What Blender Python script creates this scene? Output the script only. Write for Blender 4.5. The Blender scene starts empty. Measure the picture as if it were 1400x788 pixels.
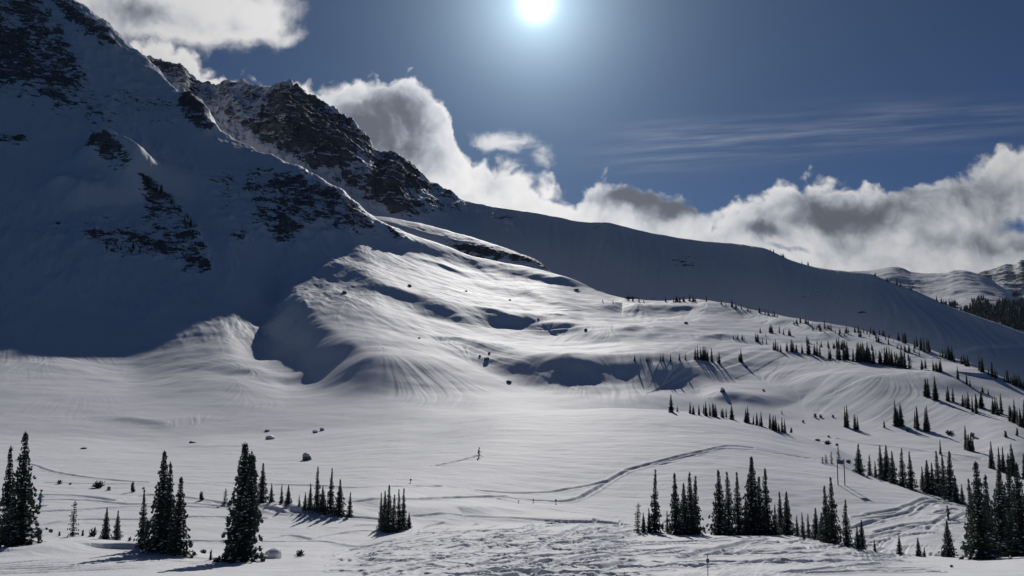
import bpy, bmesh, math, random, os
import numpy as np
from mathutils import Vector, Matrix

random.seed(7)
RNG = np.random.default_rng(11)
Q = 1.0                       # terrain mesh density
S = bpy.context.scene
COL = S.collection

# ------------------------------------------------------------------ camera
F = 1050.0
PITCH = math.radians(5.5)
CP, SP = math.cos(PITCH), math.sin(PITCH)

def ray(px, py):
    """viewing direction per metre of forward (y) distance"""
    x = (px - 700.0) / F
    v = (394.0 - py) / F
    Y = CP - v * SP
    Z = SP + v * CP
    return x / Y, Z / Y

cam_d = bpy.data.cameras.new('camera')
cam_d.sensor_width = 36.0
cam_d.lens = 36.0 * F / 1400.0
cam_d.clip_start = 0.1
cam_d.clip_end = 60000.0
cam = bpy.data.objects.new('camera', cam_d)
COL.objects.link(cam)
cam.location = (0, 0, 0)
cam.rotation_euler = (math.radians(90) + PITCH, 0, 0)
S.camera = cam

SUN_U, SUN_T = ray(733, 5)
SUN_DIR = Vector((SUN_U, 1.0, SUN_T)).normalized()
SUN_EL = math.asin(SUN_DIR.z)
SUN_AZ = math.atan2(SUN_DIR.x, SUN_DIR.y)      # clockwise from +Y

# ------------------------------------------------------------------ numpy helpers
def hash2(ix, iy, seed):
    h = (ix.astype(np.int64) * 374761393 + iy.astype(np.int64) * 668265263 + seed * 1274126177) & 0xFFFFFFFF
    h = ((h ^ (h >> 13)) * 1274126177) & 0xFFFFFFFF
    h = (h ^ (h >> 16)) & 0xFFFFFFFF
    return h

def noise2(x, y, seed=0):
    """gradient noise, about -1..1"""
    x = np.asarray(x, dtype=np.float64); y = np.asarray(y, dtype=np.float64)
    ix = np.floor(x); iy = np.floor(y)
    fx = x - ix; fy = y - iy
    ux = fx * fx * fx * (fx * (fx * 6 - 15) + 10)
    uy = fy * fy * fy * (fy * (fy * 6 - 15) + 10)
    def g(dx, dy):
        a = hash2(ix + dx, iy + dy, seed) * (2 * math.pi / 4294967296.0)
        return np.cos(a) * (fx - dx) + np.sin(a) * (fy - dy)
    a = g(0, 0); b = g(1, 0); c = g(0, 1); d = g(1, 1)
    return 1.5 * ((a + (b - a) * ux) * (1 - uy) + (c + (d - c) * ux) * uy)

def fbm(x, y, octs=5, seed=0, gain=0.5, lac=2.03, ridge=False):
    s = 0.0; a = 1.0; n = 0.0
    for o in range(octs):
        v = noise2(x, y, seed + o * 17)
        if ridge:
            v = 1.0 - 2.0 * np.abs(v)
        s = s + a * v; n += a
        x = x * lac + 13.7; y = y * lac + 7.1; a *= gain
    return s / n

def sstep(a, b, x):
    t = np.clip((x - a) / (b - a), 0, 1)
    return t * t * (3 - 2 * t)

def pch_slopes(xs, ys):
    """fritsch-carlson slopes along axis 0; xs, ys (K, N)"""
    h = np.diff(xs, axis=0); d = np.diff(ys, axis=0) / h
    m = np.zeros_like(ys)
    m[0] = d[0]; m[-1] = d[-1]
    for k in range(1, len(ys) - 1):
        w1 = 2 * h[k] + h[k - 1]; w2 = h[k] + 2 * h[k - 1]
        same = d[k - 1] * d[k] > 0
        den = np.where(same, w1 / np.where(same, d[k - 1], 1) + w2 / np.where(same, d[k], 1), 1)
        m[k] = np.where(same, (w1 + w2) / den, 0)
    return m

def pchip(xs, ys, xq):
    """xs, ys (K, N); xq (M,) shared queries -> (M, N)"""
    m = pch_slopes(xs, ys)
    K, N = xs.shape
    out = np.zeros((len(xq), N))
    X = xq[:, None]
    for k in range(K - 1):
        x0 = xs[k][None]; x1 = xs[k + 1][None]; h = x1 - x0
        lo = (X >= x0) if k > 0 else np.ones_like(X >= x0)
        hi = (X < x1) if k < K - 2 else np.ones_like(X < x1)
        t = np.clip((X - x0) / h, 0, 1)
        v = (ys[k] * (1 + 2 * t) * (1 - t) ** 2 + m[k] * h * t * (1 - t) ** 2
             + ys[k + 1] * t * t * (3 - 2 * t) + m[k + 1] * h * t * t * (t - 1))
        out = np.where(lo & hi, v, out)
    return out

def pch1(x, y, q):
    o = np.argsort(x)
    x = np.asarray(x, float)[o]; y = np.asarray(y, float)[o]
    q = np.clip(q, x[0], x[-1])
    return pchip(x[:, None], y[:, None], np.asarray(q, float))[:, 0]

def blur(a, sig, axis):
    if sig <= 0: return a
    r = int(3 * sig + 1)
    k = np.exp(-0.5 * (np.arange(-r, r + 1) / sig) ** 2); k /= k.sum()
    pad = [(0, 0), (0, 0)]; pad[axis] = (r, r)
    p = np.pad(a, pad, mode='edge')
    out = np.zeros_like(a)
    n = a.shape[axis]
    for i, w in enumerate(k):
        out += w * (p[i:i + n] if axis == 0 else p[:, i:i + n])
    return out

def poly_knots(pl):
    us, ts, ls = [], [], []
    for px, py, Y in pl:
        if px == 'raw':
            u, t, Y = py[0], py[1], Y
        else:
            u, t = ray(px, py)
        us.append(u); ts.append(t); ls.append(math.log(Y))
    return np.array(us), np.array(ts), np.array(ls)

def behind(pl, f, drop):
    """the same line carried back by factor f, lower by drop metres per metre of distance"""
    o = []
    for px, py, Y in pl:
        u, t = ray(px, py)
        z = t * Y - drop * abs(f - 1) * Y
        o.append(('raw', (u, z / (Y * f)), Y * f))
    return o

class Sheet:
    """a stretch of ground as a height field z(u, Y), with x = u * Y"""
    def __init__(self, polys, ucols, rows, head=None, smooth=(0, 0)):
        self.u = np.asarray(ucols); self.Y = np.asarray(rows)
        Ks, Zs = [], []
        for pl in polys:
            us, ts, ls = poly_knots(pl)
            t = pch1(us, ts, self.u); l = pch1(us, ls, self.u)
            Yk = np.exp(l)
            Ks.append(Yk); Zs.append(t * Yk)
        if head:
            for Y, z in reversed(head):
                Ks.insert(0, np.full_like(self.u, Y)); Zs.insert(0, np.full_like(self.u, z))
        Ks = np.array(Ks); Zs = np.array(Zs)
        for k in range(1, len(Ks)):
            Ks[k] = np.maximum(Ks[k], Ks[k - 1] * 1.01)
        self.z = pchip(Ks, Zs, self.Y)
        t = self.z / self.Y[:, None]
        t = blur(t, smooth[1], 1); t = blur(t, smooth[0], 0)
        self.z = t * self.Y[:, None]
        self.X = self.u[None] * self.Y[:, None]
        self.YY = np.repeat(self.Y[:, None], len(self.u), 1)
        self.attr = {}

    def gi(self, u, Y):
        """fractional grid index of (u, Y)"""
        c = np.interp(u, self.u, np.arange(len(self.u)))
        r = np.interp(Y, self.Y, np.arange(len(self.Y)))
        return r, c

    def z_at(self, x, y):
        r, c = self.gi(np.asarray(x) / np.asarray(y), y)
        r0 = np.clip(np.floor(r).astype(int), 0, len(self.Y) - 2); c0 = np.clip(np.floor(c).astype(int), 0, len(self.u) - 2)
        fr = r - r0; fc = c - c0
        z = self.z
        return (z[r0, c0] * (1 - fr) * (1 - fc) + z[r0 + 1, c0] * fr * (1 - fc)
                + z[r0, c0 + 1] * (1 - fr) * fc + z[r0 + 1, c0 + 1] * fr * fc)

    def hit(self, px, py, ymin=8.0, ymax=1e9):
        """first point of this ground seen through a picture point"""
        u, t = ray(px, py)
        c = float(np.interp(u, self.u, np.arange(len(self.u))))
        c0 = min(int(c), len(self.u) - 2); f = c - c0
        tt = (self.z[:, c0] * (1 - f) + self.z[:, c0 + 1] * f) / self.Y
        ok = np.where((tt >= t) & (self.Y > ymin) & (self.Y < ymax))[0]
        if len(ok) == 0 or ok[0] == 0:
            sel = (self.Y > ymin) & (self.Y < ymax)
            i = int(np.argmax(np.where(sel, tt, -9)))
            Y = self.Y[i]
        else:
            i = ok[0]; a, b = tt[i - 1], tt[i]
            w = 0.5 if b == a else (t - a) / (b - a)
            Y = self.Y[i - 1] + (self.Y[i] - self.Y[i - 1]) * min(max(w, 0), 1)
        x = u * Y
        return Vector((x, Y, float(self.z_at(x, Y))))

    def grad(self):
        z = self.z
        dzr = np.gradient(z, axis=0) / np.gradient(self.Y)[:, None]       # dz/dY at const u
        dzu = np.gradient(z, axis=1) / np.gradient(self.u)[None]
        zx = dzu / self.YY
        zy = dzr - zx * self.u[None]
        return zx, zy

    def flow_noise(self, src, steps, step_f):
        """smear src along the fall line (gullies, wind streaks)"""
        full = src; k0 = int(np.searchsorted(self.Y, 175.0))
        sub = Sheet.__new__(Sheet); sub.u = self.u; sub.Y = self.Y[k0:]; sub.z = self.z[k0:]; sub.X = self.X[k0:]; sub.YY = self.YY[k0:]
        out = np.zeros_like(full); self_, self, src = self, sub, full[k0:]
        zx, zy = self.grad()
        zx = blur(blur(zx, 6, 0), 6, 1); zy = blur(blur(zy, 6, 0), 6, 1)
        n = np.sqrt(zx * zx + zy * zy) + 1e-6
        dx, dy = zx / n, zy / n
        st = step_f * self.YY
        drdY = 1.0 / np.gradient(self.Y)[:, None]; dcdu = 1.0 / np.gradient(self.u)[None]
        vr = dy * st * drdY
        vc = (dx - self.u[None] * dy) / self.YY * st * dcdu
        R, C = np.meshgrid(np.arange(len(self.Y), dtype=float), np.arange(len(self.u), dtype=float), indexing='ij')
        acc = src.copy(); wsum = 1.0
        for sgn in (1, -1):
            r = R.copy(); c = C.copy()
            for k in range(steps):
                ri = np.clip(np.rint(r), 0, len(self.Y) - 1).astype(np.int32)
                ci = np.clip(np.rint(c), 0, len(self.u) - 1).astype(np.int32)
                r += sgn * vr[ri, ci]; c += sgn * vc[ri, ci]
                ri = np.clip(np.rint(r), 0, len(self.Y) - 1).astype(np.int32)
                ci = np.clip(np.rint(c), 0, len(self.u) - 1).astype(np.int32)
                w = 1.0 - (k + 1) / (steps + 1)
                acc += src[ri, ci] * w; wsum += w
        out[k0:] = acc / math.sqrt(wsum)
        return out

    def scr(self):
        """where each vertex stands in the survey picture, to place rock bands and track zones"""
        u = self.X / self.YY; t = self.z / self.YY
        # Z' = t, depth = CP + t*SP
        d = CP + t * SP
        return 700 + F * u / d, 394 - F * (t * CP - SP) / d

    def build(self, name, mat):
        nr, nc = self.z.shape
        co = np.stack([self.X, self.YY, self.z], -1).reshape(-1, 3).astype(np.float32)
        idx = np.arange(nr * nc, dtype=np.int32).reshape(nr, nc)
        q = np.stack([idx[:-1, :-1], idx[:-1, 1:], idx[1:, 1:], idx[1:, :-1]], -1).reshape(-1, 4)
        me = bpy.data.meshes.new(name)
        me.vertices.add(len(co)); me.vertices.foreach_set('co', co.ravel())
        me.loops.add(q.size); me.loops.foreach_set('vertex_index', q.ravel())
        me.polygons.add(len(q))
        me.polygons.foreach_set('loop_start', np.arange(0, q.size, 4, dtype=np.int32))
        me.polygons.foreach_set('loop_total', np.full(len(q), 4, dtype=np.int32))
        me.polygons.foreach_set('use_smooth', np.ones(len(q), dtype=bool))
        me.update(calc_edges=True)
        for k, v in self.attr.items():
            a = me.attributes.new(k, 'FLOAT', 'POINT')
            a.data.foreach_set('value', v.astype(np.float32).ravel())
        ob = bpy.data.objects.new(name, me)
        me.materials.append(mat)
        COL.objects.link(ob)
        ob['kind'] = 'structure'
        return ob

# ------------------------------------------------------------------ materials
def new_mat(name):
    m = bpy.data.materials.new(name); m.use_nodes = True
    nt = m.node_tree
    b = nt.nodes['Principled BSDF']
    return m, nt, b

def N(nt, kind, **kw):
    n = nt.nodes.new(kind)
    for k, v in kw.items():
        if k.startswith('in_'):
            n.inputs[k[3:].replace('_', ' ')].default_value = v
        else:
            setattr(n, k, v)
    return n

def mathn(nt, op, a, b=None, c=None, clamp=False):
    n = nt.nodes.new('ShaderNodeMath'); n.operation = op; n.use_clamp = clamp
    for i, v in enumerate((a, b, c)):
        if v is None: continue
        if isinstance(v, (int, float)): n.inputs[i].default_value = v
        else: nt.links.new(v, n.inputs[i])
    return n.outputs[0]

def mixc(nt, fac, a, b):
    n = nt.nodes.new('ShaderNodeMix'); n.data_type = 'RGBA'
    for sock, v in ((n.inputs[0], fac), (n.inputs[6], a), (n.inputs[7], b)):
        if isinstance(v, (int, float)): sock.default_value = v
        elif isinstance(v, tuple): sock.default_value = (*v, 1) if len(v) == 3 else v
        else: nt.links.new(v, sock)
    return n.outputs[2]

def noise_tex(nt, vec, scale, detail=4, rough=0.5, dist=0.0):
    n = nt.nodes.new('ShaderNodeTexNoise')
    n.inputs['Scale'].default_value = scale; n.inputs['Detail'].default_value = detail
    n.inputs['Roughness'].default_value = rough; n.inputs['Distortion'].default_value = dist
    if vec is not None: nt.links.new(vec, n.inputs['Vector'])
    return n.outputs['Fac']

def ramp(nt, fac, stops, interp='LINEAR'):
    n = nt.nodes.new('ShaderNodeValToRGB')
    cr = n.color_ramp; cr.interpolation = interp
    while len(cr.elements) < len(stops): cr.elements.new(0.5)
    for e, (p, c) in zip(cr.elements, stops):
        e.position = p; e.color = (c, c, c, 1) if isinstance(c, (int, float)) else (*c, 1)
    nt.links.new(fac, n.inputs[0])
    return n.outputs[0]

def snow_rock_material(name, bump_scale=1.0, bump=0.15, rock_scale=0.12):
    m, nt, b = new_mat(name)
    geo = N(nt, 'ShaderNodeNewGeometry'); P = geo.outputs['Position']
    at = N(nt, 'ShaderNodeAttribute', attribute_name='rock')
    rock = at.outputs['Fac']
    n1 = noise_tex(nt, P, 0.35 * bump_scale, 6, 0.65)
    n2 = noise_tex(nt, P, rock_scale * 2.2, 7, 0.7, 0.4)
    snowc = mixc(nt, n1, (0.80, 0.815, 0.84), (0.88, 0.885, 0.90))
    rk = ramp(nt, n2, [(0.28, (0.06, 0.062, 0.068)), (0.5, (0.115, 0.116, 0.12)), (0.72, (0.23, 0.228, 0.225))])
    # rock amount: broken up by noise so snow lies on its ledges
    sep = N(nt, 'ShaderNodeSeparateXYZ'); nt.links.new(geo.outputs['Normal'], sep.inputs[0])
    mp = N(nt, 'ShaderNodeMapping'); mp.inputs['Rotation'].default_value = (0.0, 0.5, 0.2); mp.inputs['Scale'].default_value = (0.7, 0.9, 2.0)
    nt.links.new(P, mp.inputs[0])
    n3 = mathn(nt, 'ADD', mathn(nt, 'MULTIPLY', noise_tex(nt, mp.outputs[0], rock_scale * 5.0, 7, 0.72, 0.6), 0.55),
               mathn(nt, 'MULTIPLY', noise_tex(nt, P, rock_scale * 1.3, 5, 0.62, 0.8), 0.45))
    k = mathn(nt, 'ADD', rock, mathn(nt, 'MULTIPLY', mathn(nt, 'SUBTRACT', n3, 0.5), 3.2))
    k = mathn(nt, 'SUBTRACT', k, mathn(nt, 'MULTIPLY', mathn(nt, 'SUBTRACT', sep.outputs[2], 0.72), 0.5))
    fac = ramp(nt, k, [(0.47, 0.0), (0.57, 1.0)])
    fac = mathn(nt, 'MULTIPLY', fac, ramp(nt, rock, [(0.02, 0.0), (0.12, 1.0)]))
    nt.links.new(mixc(nt, fac, snowc, rk), b.inputs['Base Color'])
    r = mathn(nt, 'ADD', 0.64, mathn(nt, 'MULTIPLY', fac, 0.2))
    nt.links.new(r, b.inputs['Roughness'])
    b.inputs['IOR'].default_value = 1.31; b.inputs['Specular IOR Level'].default_value = 0.05
    bn = N(nt, 'ShaderNodeBump'); bn.inputs['Strength'].default_value = bump; bn.inputs['Distance'].default_value = 1.0
    hh = mathn(nt, 'ADD', mathn(nt, 'MULTIPLY', noise_tex(nt, P, 1.3 * bump_scale, 5, 0.6), 0.5 / bump_scale),
               mathn(nt, 'MULTIPLY', mathn(nt, 'MULTIPLY', n3, fac), 0.25 / rock_scale * 0.4))
    nt.links.new(hh, bn.inputs['Height'])
    nt.links.new(bn.outputs[0], b.inputs['Normal'])
    return m
# ------------------------------------------------------------------ the bowl: one sheet from the camera to the near skyline
def shift(pl, dy, fy):
    return [(a, b + dy, c * fy) for a, b, c in pl]

L1 = [(-400, 800, 36), (700, 800, 36), (1800, 800, 36)]
L2 = [(-400, 745, 62), (0, 742, 60), (100, 738, 62), (200, 748, 60), (300, 766, 55), (370, 764, 57), (420, 758, 60), (480, 750, 66),
      (540, 731, 75), (600, 722, 81), (700, 718, 84), (800, 717, 87), (870, 729, 88), (1000, 732, 92), (1080, 734, 92),
      (1180, 747, 88), (1250, 760, 80), (1340, 763, 76), (1400, 758, 74), (1800, 740, 72)]
L3 = [(-400, 736, 72), (0, 736, 70), (100, 732, 72), (200, 738, 72), (300, 745, 70), (400, 742, 72), (480, 738, 76), (540, 729, 83),
      (600, 722, 91), (700, 720, 97), (800, 722, 101), (870, 733, 103), (1000, 742, 108), (1100, 748, 110), (1180, 752, 106),
      (1250, 757, 98), (1340, 766, 92), (1400, 764, 90), (1800, 750, 88)]
L4 = [(-400, 690, 90), (0, 690, 92), (200, 692, 95), (400, 692, 100), (500, 697, 98), (600, 697, 108), (700, 698, 114), (800, 699, 118),
      (900, 701, 120), (1000, 703, 122), (1100, 706, 124), (1200, 706, 122), (1300, 705, 118), (1400, 712, 115), (1800, 730, 110)]
L5 = [(-400, 645, 135), (0, 642, 140), (200, 642, 145), (400, 638, 152), (500, 633, 155), (655, 626, 157), (800, 618, 168), (920, 618, 168),
      (1000, 630, 160), (1100, 648, 152), (1200, 668, 143), (1300, 694, 130), (1400, 722, 122), (1800, 735, 115)]
L6 = [(-400, 603, 225), (0, 601, 230), (100, 601, 234), (200, 603, 238), (300, 599, 242), (400, 594, 244), (500, 586, 244), (600, 577, 242),
      (700, 567, 236), (770, 562, 241), (830, 559, 245), (920, 562, 245), (1000, 572, 240), (1075, 592, 226), (1140, 618, 205), (1180, 645, 188),
      (1240, 667, 168), (1320, 690, 140), (1400, 716, 130), (1800, 730, 122)]
L7 = [(-400, 583, 252), (0, 582, 256), (200, 583, 264), (400, 577, 270), (500, 571, 270), (600, 567, 268), (700, 563, 270), (770, 564, 280), (830, 567, 285),
      (920, 570, 290), (1000, 577, 285), (1075, 595, 266), (1140, 607, 250), (1200, 624, 226), (1240, 640, 206), (1320, 665, 180),
      (1400, 690, 165), (1800, 715, 150)]
L8 = [(-400, 545, 305), (0, 538, 318), (170, 540, 328), (320, 520, 350), (400, 505, 385), (500, 512, 365), (600, 528, 340), (700, 540, 325),
      (760, 546, 318), (830, 548, 318), (900, 545, 322), (1000, 548, 330), (1075, 560, 320), (1140, 573, 300), (1200, 584, 280),
      (1240, 591, 268), (1320, 616, 235), (1400, 645, 205), (1800, 700, 180)]
L9 = [(-400, 500, 370), (0, 490, 400), (170, 498, 425), (250, 479, 440), (312, 458, 470), (348, 444, 535), (376, 422, 608), (400, 402, 618), (450, 390, 632), (500, 402, 605), (560, 430, 560),
      (600, 450, 525), (700, 480, 470), (760, 490, 450), (830, 490, 442), (900, 492, 430), (1000, 497, 415), (1075, 503, 390),
      (1140, 512, 360), (1200, 525, 330), (1240, 533, 315), (1320, 562, 275), (1400, 592, 240), (1800, 680, 200)]
L10 = [(-400, 330, 560), (0, 300, 615), (100, 300, 650), (200, 300, 690), (300, 300, 725), (400, 300, 765), (450, 310, 775), (500, 335, 765),
       (560, 372, 715), (600, 390, 695), (640, 402, 680), (700, 420, 645), (760, 435, 600), (830, 447, 570), (900, 452, 550), (1000, 462, 510),
       (1075, 468, 480), (1140, 482, 430), (1200, 496, 390), (1240, 505, 368), (1320, 532, 320), (1400, 562, 276), (1800, 665, 215)]
L11 = [(-400, 0, 800), (0, 95, 850), (100, 120, 870), (180, 160, 868), (228, 190, 860), (300, 222, 850), (380, 258, 822), (430, 282, 805),
       (470, 302, 795), (505, 330, 785), (560, 346, 795), (600, 357, 815), (640, 370, 820), (700, 381, 800), (760, 393, 775), (800, 406, 755),
       (860, 423, 710), (950, 426, 665), (1080, 450, 560), (1200, 472, 472), (1300, 503, 388), (1400, 540, 318), (1800, 650, 230)]
CREST = [(-400, -260, 1170), (-100, -110, 1140), (0, -45, 1115), (60, 0, 1100), (100, 12, 1090), (130, 33, 1080), (150, 46, 1070), (168, 66, 1060), (200, 90, 1040),
         (245, 133, 990), (282, 152, 965), (300, 186, 950), (340, 206, 920), (380, 222, 895), (430, 240, 872), (470, 265, 852), (512, 300, 850),
         (560, 320, 870), (600, 333, 890), (640, 350, 900), (700, 362, 880), (760, 376, 850), (800, 391, 820), (860, 410, 780), (900, 413, 760),
         (950, 411, 740), (1000, 418, 690), (1080, 437, 620), (1140, 450, 570), (1200, 461, 520), (1260, 479, 460), (1300, 492, 430), (1340, 507, 400),
         (1400, 531, 350), (1500, 570, 300), (1800, 640, 245)]
BACK1 = behind(CREST, 1.07, 0.25)
BACK2 = behind(CREST, 1.45, 0.55)
TAIL = [(-400, 470, 2600), (0, 470, 2600), (400, 475, 2400), (800, 500, 1900), (1400, 560, 1500), (1800, 620, 1400)]

def axis_u(q):
    a = np.linspace(-0.70, 0.70, int(1620 * q))
    l = -0.70 - np.linspace(0.012, 0.42, int(50 * q) + 6)[::-1]
    return np.concatenate([l, a, -l[::-1]])

def rows_log(segs, q):
    out = []
    for y0, y1, n in segs:
        n = max(8, int(n * q))
        out.append(np.exp(np.linspace(math.log(y0), math.log(y1), n, endpoint=False)))
    out.append(np.array([segs[-1][1]]))
    return np.concatenate(out)

rowsA = rows_log([(1.0, 30, 60), (30, 130, 420), (130, 330, 330), (330, 1150, 560), (1150, 2600, 40)], Q)
bowl = Sheet([L1, L2, L3, L4, L5, L6, L7, L8, L9, L10, L11, CREST, BACK1, BACK2, TAIL], axis_u(Q), rowsA,
             head=[(0.9, -1.7), (4.0, -2.0), (12.0, -4.4), (24.0, -7.7)], smooth=(3 * Q, 7 * Q))

X, Y, = bowl.X, bowl.YY
PX, PY = bowl.scr()
base_hit = lambda px, py, **k: bowl.hit(px, py, **k)

# ---- long drifts and moraine steps: gentle behind the crest, steep on the side turned to the camera
def poly_mask(px, py, poly, feather):
    """soft inside mask of a polygon (survey picture units)"""
    pa = np.array(poly); f = feather + 1
    box = (px > pa[:, 0].min() - f) & (px < pa[:, 0].max() + f) & (py > pa[:, 1].min() - f) & (py < pa[:, 1].max() + f)
    res = np.zeros(px.shape)
    if not box.any(): return res
    px = px[box]; py = py[box]
    n = len(poly); inside = np.zeros(px.shape, bool); dmin = np.full(px.shape, 1e9)
    for i in range(n):
        x0, y0 = poly[i]; x1, y1 = poly[(i + 1) % n]
        cond = ((y0 > py) != (y1 > py))
        with np.errstate(divide='ignore', invalid='ignore'):
            xi = (x1 - x0) * (py - y0) / (y1 - y0 + 1e-12) + x0
        inside ^= cond & (px < xi)
        dx, dy = x1 - x0, y1 - y0
        t = np.clip(((px - x0) * dx + (py - y0) * dy) / (dx * dx + dy * dy + 1e-9), 0, 1)
        dmin = np.minimum(dmin, np.hypot(px - x0 - t * dx, py - y0 - t * dy))
    s = np.where(inside, dmin, -dmin)
    res[box] = sstep(-feather, feather, s)
    return res

def near_line(P, xs, ys):
    """distance to a polyline, share of its length at the nearest point, and the side (+ beyond, - towards the camera)"""
    seg = np.hypot(*np.diff(P, axis=0).T); cum = np.concatenate([[0], np.cumsum(seg)]); L = cum[-1]
    best = np.full(xs.shape, 1e18); sp = np.zeros(xs.shape); side = np.ones(xs.shape)
    for i in range(len(P) - 1):
        ax, ay = P[i]; bx, by = P[i + 1]; dx, dy = bx - ax, by - ay; l2 = dx * dx + dy * dy + 1e-9
        t0 = ((xs - ax) * dx + (ys - ay) * dy) / l2; t = np.clip(t0, 0, 1)
        ex = xs - ax - t * dx; ey = ys - ay - t * dy; d2 = ex * ex + ey * ey
        m = d2 < best
        best = np.where(m, d2, best); sp = np.where(m, (cum[i] + t * seg[i]) / L, sp)
        side = np.where(m, np.sign(dx * (ys - ay) - dy * (xs - ax)) * (1 if dx >= 0 else -1), side)
    return np.sqrt(best), sp, side, L

def dense(P, n):
    P = np.asarray(P, float)
    s = np.concatenate([[0], np.cumsum(np.hypot(*np.diff(P[:, :2], axis=0).T))])
    q = np.linspace(0, s[-1], n)
    return np.stack([pch1(s, P[:, 0], q), pch1(s, P[:, 1], q)], 1)

def drift(sheet, pts, h, front, back, ymin=8, ymax=1e9, ends=0.36, fade=0.0, ends2=None, nz=0.45):
    Q_ = []
    for pt in pts:
        if len(pt) == 3: Q_.append([ray(pt[0], pt[1])[0] * pt[2], pt[2]])
        else:
            p = sheet.hit(pt[0], pt[1], ymin=ymin, ymax=ymax); Q_.append([p.x, p.y])
    P = dense(Q_, 26)
    R = 2.6 * max(front, back)
    r0, r1 = np.searchsorted(sheet.Y, [P[:, 1].min() - R, P[:, 1].max() + R])
    if r1 - r0 < 2: return
    ub = np.concatenate([(P[:, 0] - R) / (P[:, 1] - R * 0.3), (P[:, 0] + R) / (P[:, 1] - R * 0.3), (P[:, 0] - R) / (P[:, 1] + R), (P[:, 0] + R) / (P[:, 1] + R)])
    c0, c1 = np.searchsorted(sheet.u, [ub.min(), ub.max()])
    xs = sheet.X[r0:r1, c0:c1]; ys = sheet.YY[r0:r1, c0:c1]
    d, sp, side, L = near_line(P, xs, ys)
    sd = int(abs(P[0, 0]) * 7 + P[0, 1]) % 997
    d = d * side + nz * front * noise2(xs / (0.35 * L + 2), ys / (0.35 * L + 2), sd) + 0.12 * front * noise2(xs / (0.1 * L + 2), ys / (0.1 * L + 2), sd + 9)
    taper = sstep(0, ends, sp) * sstep(0, ends2 or ends, 1 - sp) * (1 - fade * sp)
    front = front * (1 - 0.8 * fade * sp)
    prof = np.where(d < 0, np.exp(-(np.abs(d) / (1.2 * front)) ** 2), np.exp(-(np.abs(d) / (1.2 * back)) ** 1.3))
    sheet.z[r0:r1, c0:c1] += h * taper * prof

DRIFTS = [  # crest in the survey picture, height, run of the front, run of the back (metres)
    ([(432, 346), (470, 372), (510, 398), (550, 416), (595, 432), (645, 450)], 9, 15, 60),
    ([(550, 424), (585, 430), (620, 440), (655, 458)], 5, 12, 50),
    ([(632, 424), (665, 432), (700, 444), (750, 454)], 4.0, 10, 40),
    ([(685, 400), (725, 403), (755, 415), (785, 430)], 3.4, 9, 40),
    ([(700, 464), (745, 455), (790, 456), (850, 480)], 5.5, 12, 55),
    ([(735, 432), (765, 435), (800, 438)], 2.5, 7, 24),
    ([(812, 424), (850, 421), (900, 434)], 5, 9, 32),
    ([(740, 386), (765, 383), (790, 393)], 4, 8, 24),
    ([(690, 530, 356), (740, 520, 368), (800, 516, 380), (870, 518, 384), (930, 526, 378), (1000, 540, 362)], 11.5, 22, 55, 300, 450, 0.32, 0, None, 0.2),
    ([(950, 540), (1010, 547), (1070, 560)], 2.6, 7, 24),
    ([(1010, 438), (1060, 441), (1110, 452), (1165, 462)], 5, 10, 30),
    ([(895, 430), (940, 422), (1000, 433)], 3.5, 8, 25),
    ([(1100, 508), (1160, 518), (1230, 544)], 1.6, 8, 24),
    ([(1080, 456), (1160, 466), (1230, 480), (1300, 500), (1380, 540)], 4, 9, 26, 8, 1e9, 0.2),
    ([(1230, 503), (1290, 515), (1350, 545)], 3.0, 8, 18),
    ([(300, 508), (345, 503), (380, 518)], 2.5, 8, 24),
    ([(630, 500), (690, 500), (740, 512)], 1.6, 6, 24),
    ([(580, 468), (640, 480), (690, 492)], 1.8, 6, 26),
    ([(550, 350), (600, 362), (660, 384)], 2.0, 6, 26),
    ([(830, 457), (880, 450), (940, 460)], 2.0, 6, 20),
    ([(930, 470), (985, 462), (1040, 472)], 2.0, 6, 20),
    ([(335, 378, 650), (368, 400, 600), (402, 428, 545), (444, 472, 455), (488, 514, 378), (536, 552, 312)], 21, 25, 60, 8, 1e9, 0.42, 0.55, 0.14, 0.08),
    ([(292, 400, 638), (322, 420, 588), (352, 440, 533), (394, 480, 443), (430, 510, 366), (466, 545, 306)], -8, 34, 22, 8, 1e9, 0.30, 0.45, 0.2, 0.08),
    ([(100, 212), (135, 230), (172, 254), (208, 284)], 42, 16, 34, 300),
    ([(60, 250), (90, 262), (120, 290)], 15, 10, 30, 300),
    ([(120, 578), (180, 575), (250, 585)], 1.0, 4, 14),
    ([(210, 612), (260, 610), (320, 614)], 0.6, 3, 10),
    ([(585, 714), (625, 706), (672, 714)], 0.8, 2.0, 7),
    ([(600, 704), (680, 700), (760, 712)], 0.4, 1.5, 6),
    ([(340, 690), (410, 698), (490, 708)], 0.9, 3.4, 10),
    ([(-40, 764), (40, 758), (100, 749), (150, 742)], 0.42, 1.1, 5),
    ([(160, 742), (210, 752), (280, 764)], 0.35, 1.2, 4),
    ([(560, 716), (640, 712), (760, 713), (860, 716)], 0.5, 1.6, 8, 8, 1e9, 0.15),
    ([(860, 731), (960, 730), (1060, 733), (1180, 748), (1250, 762)], 0.6, 4.0, 3, 8, 1e9, 0.15),
    ([(1150, 640), (1230, 662), (1330, 692)], 1.0, 5.0, 6),
]
for a in DRIFTS:
    drift(bowl, *a)
zx, zy = bowl.grad()

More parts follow.
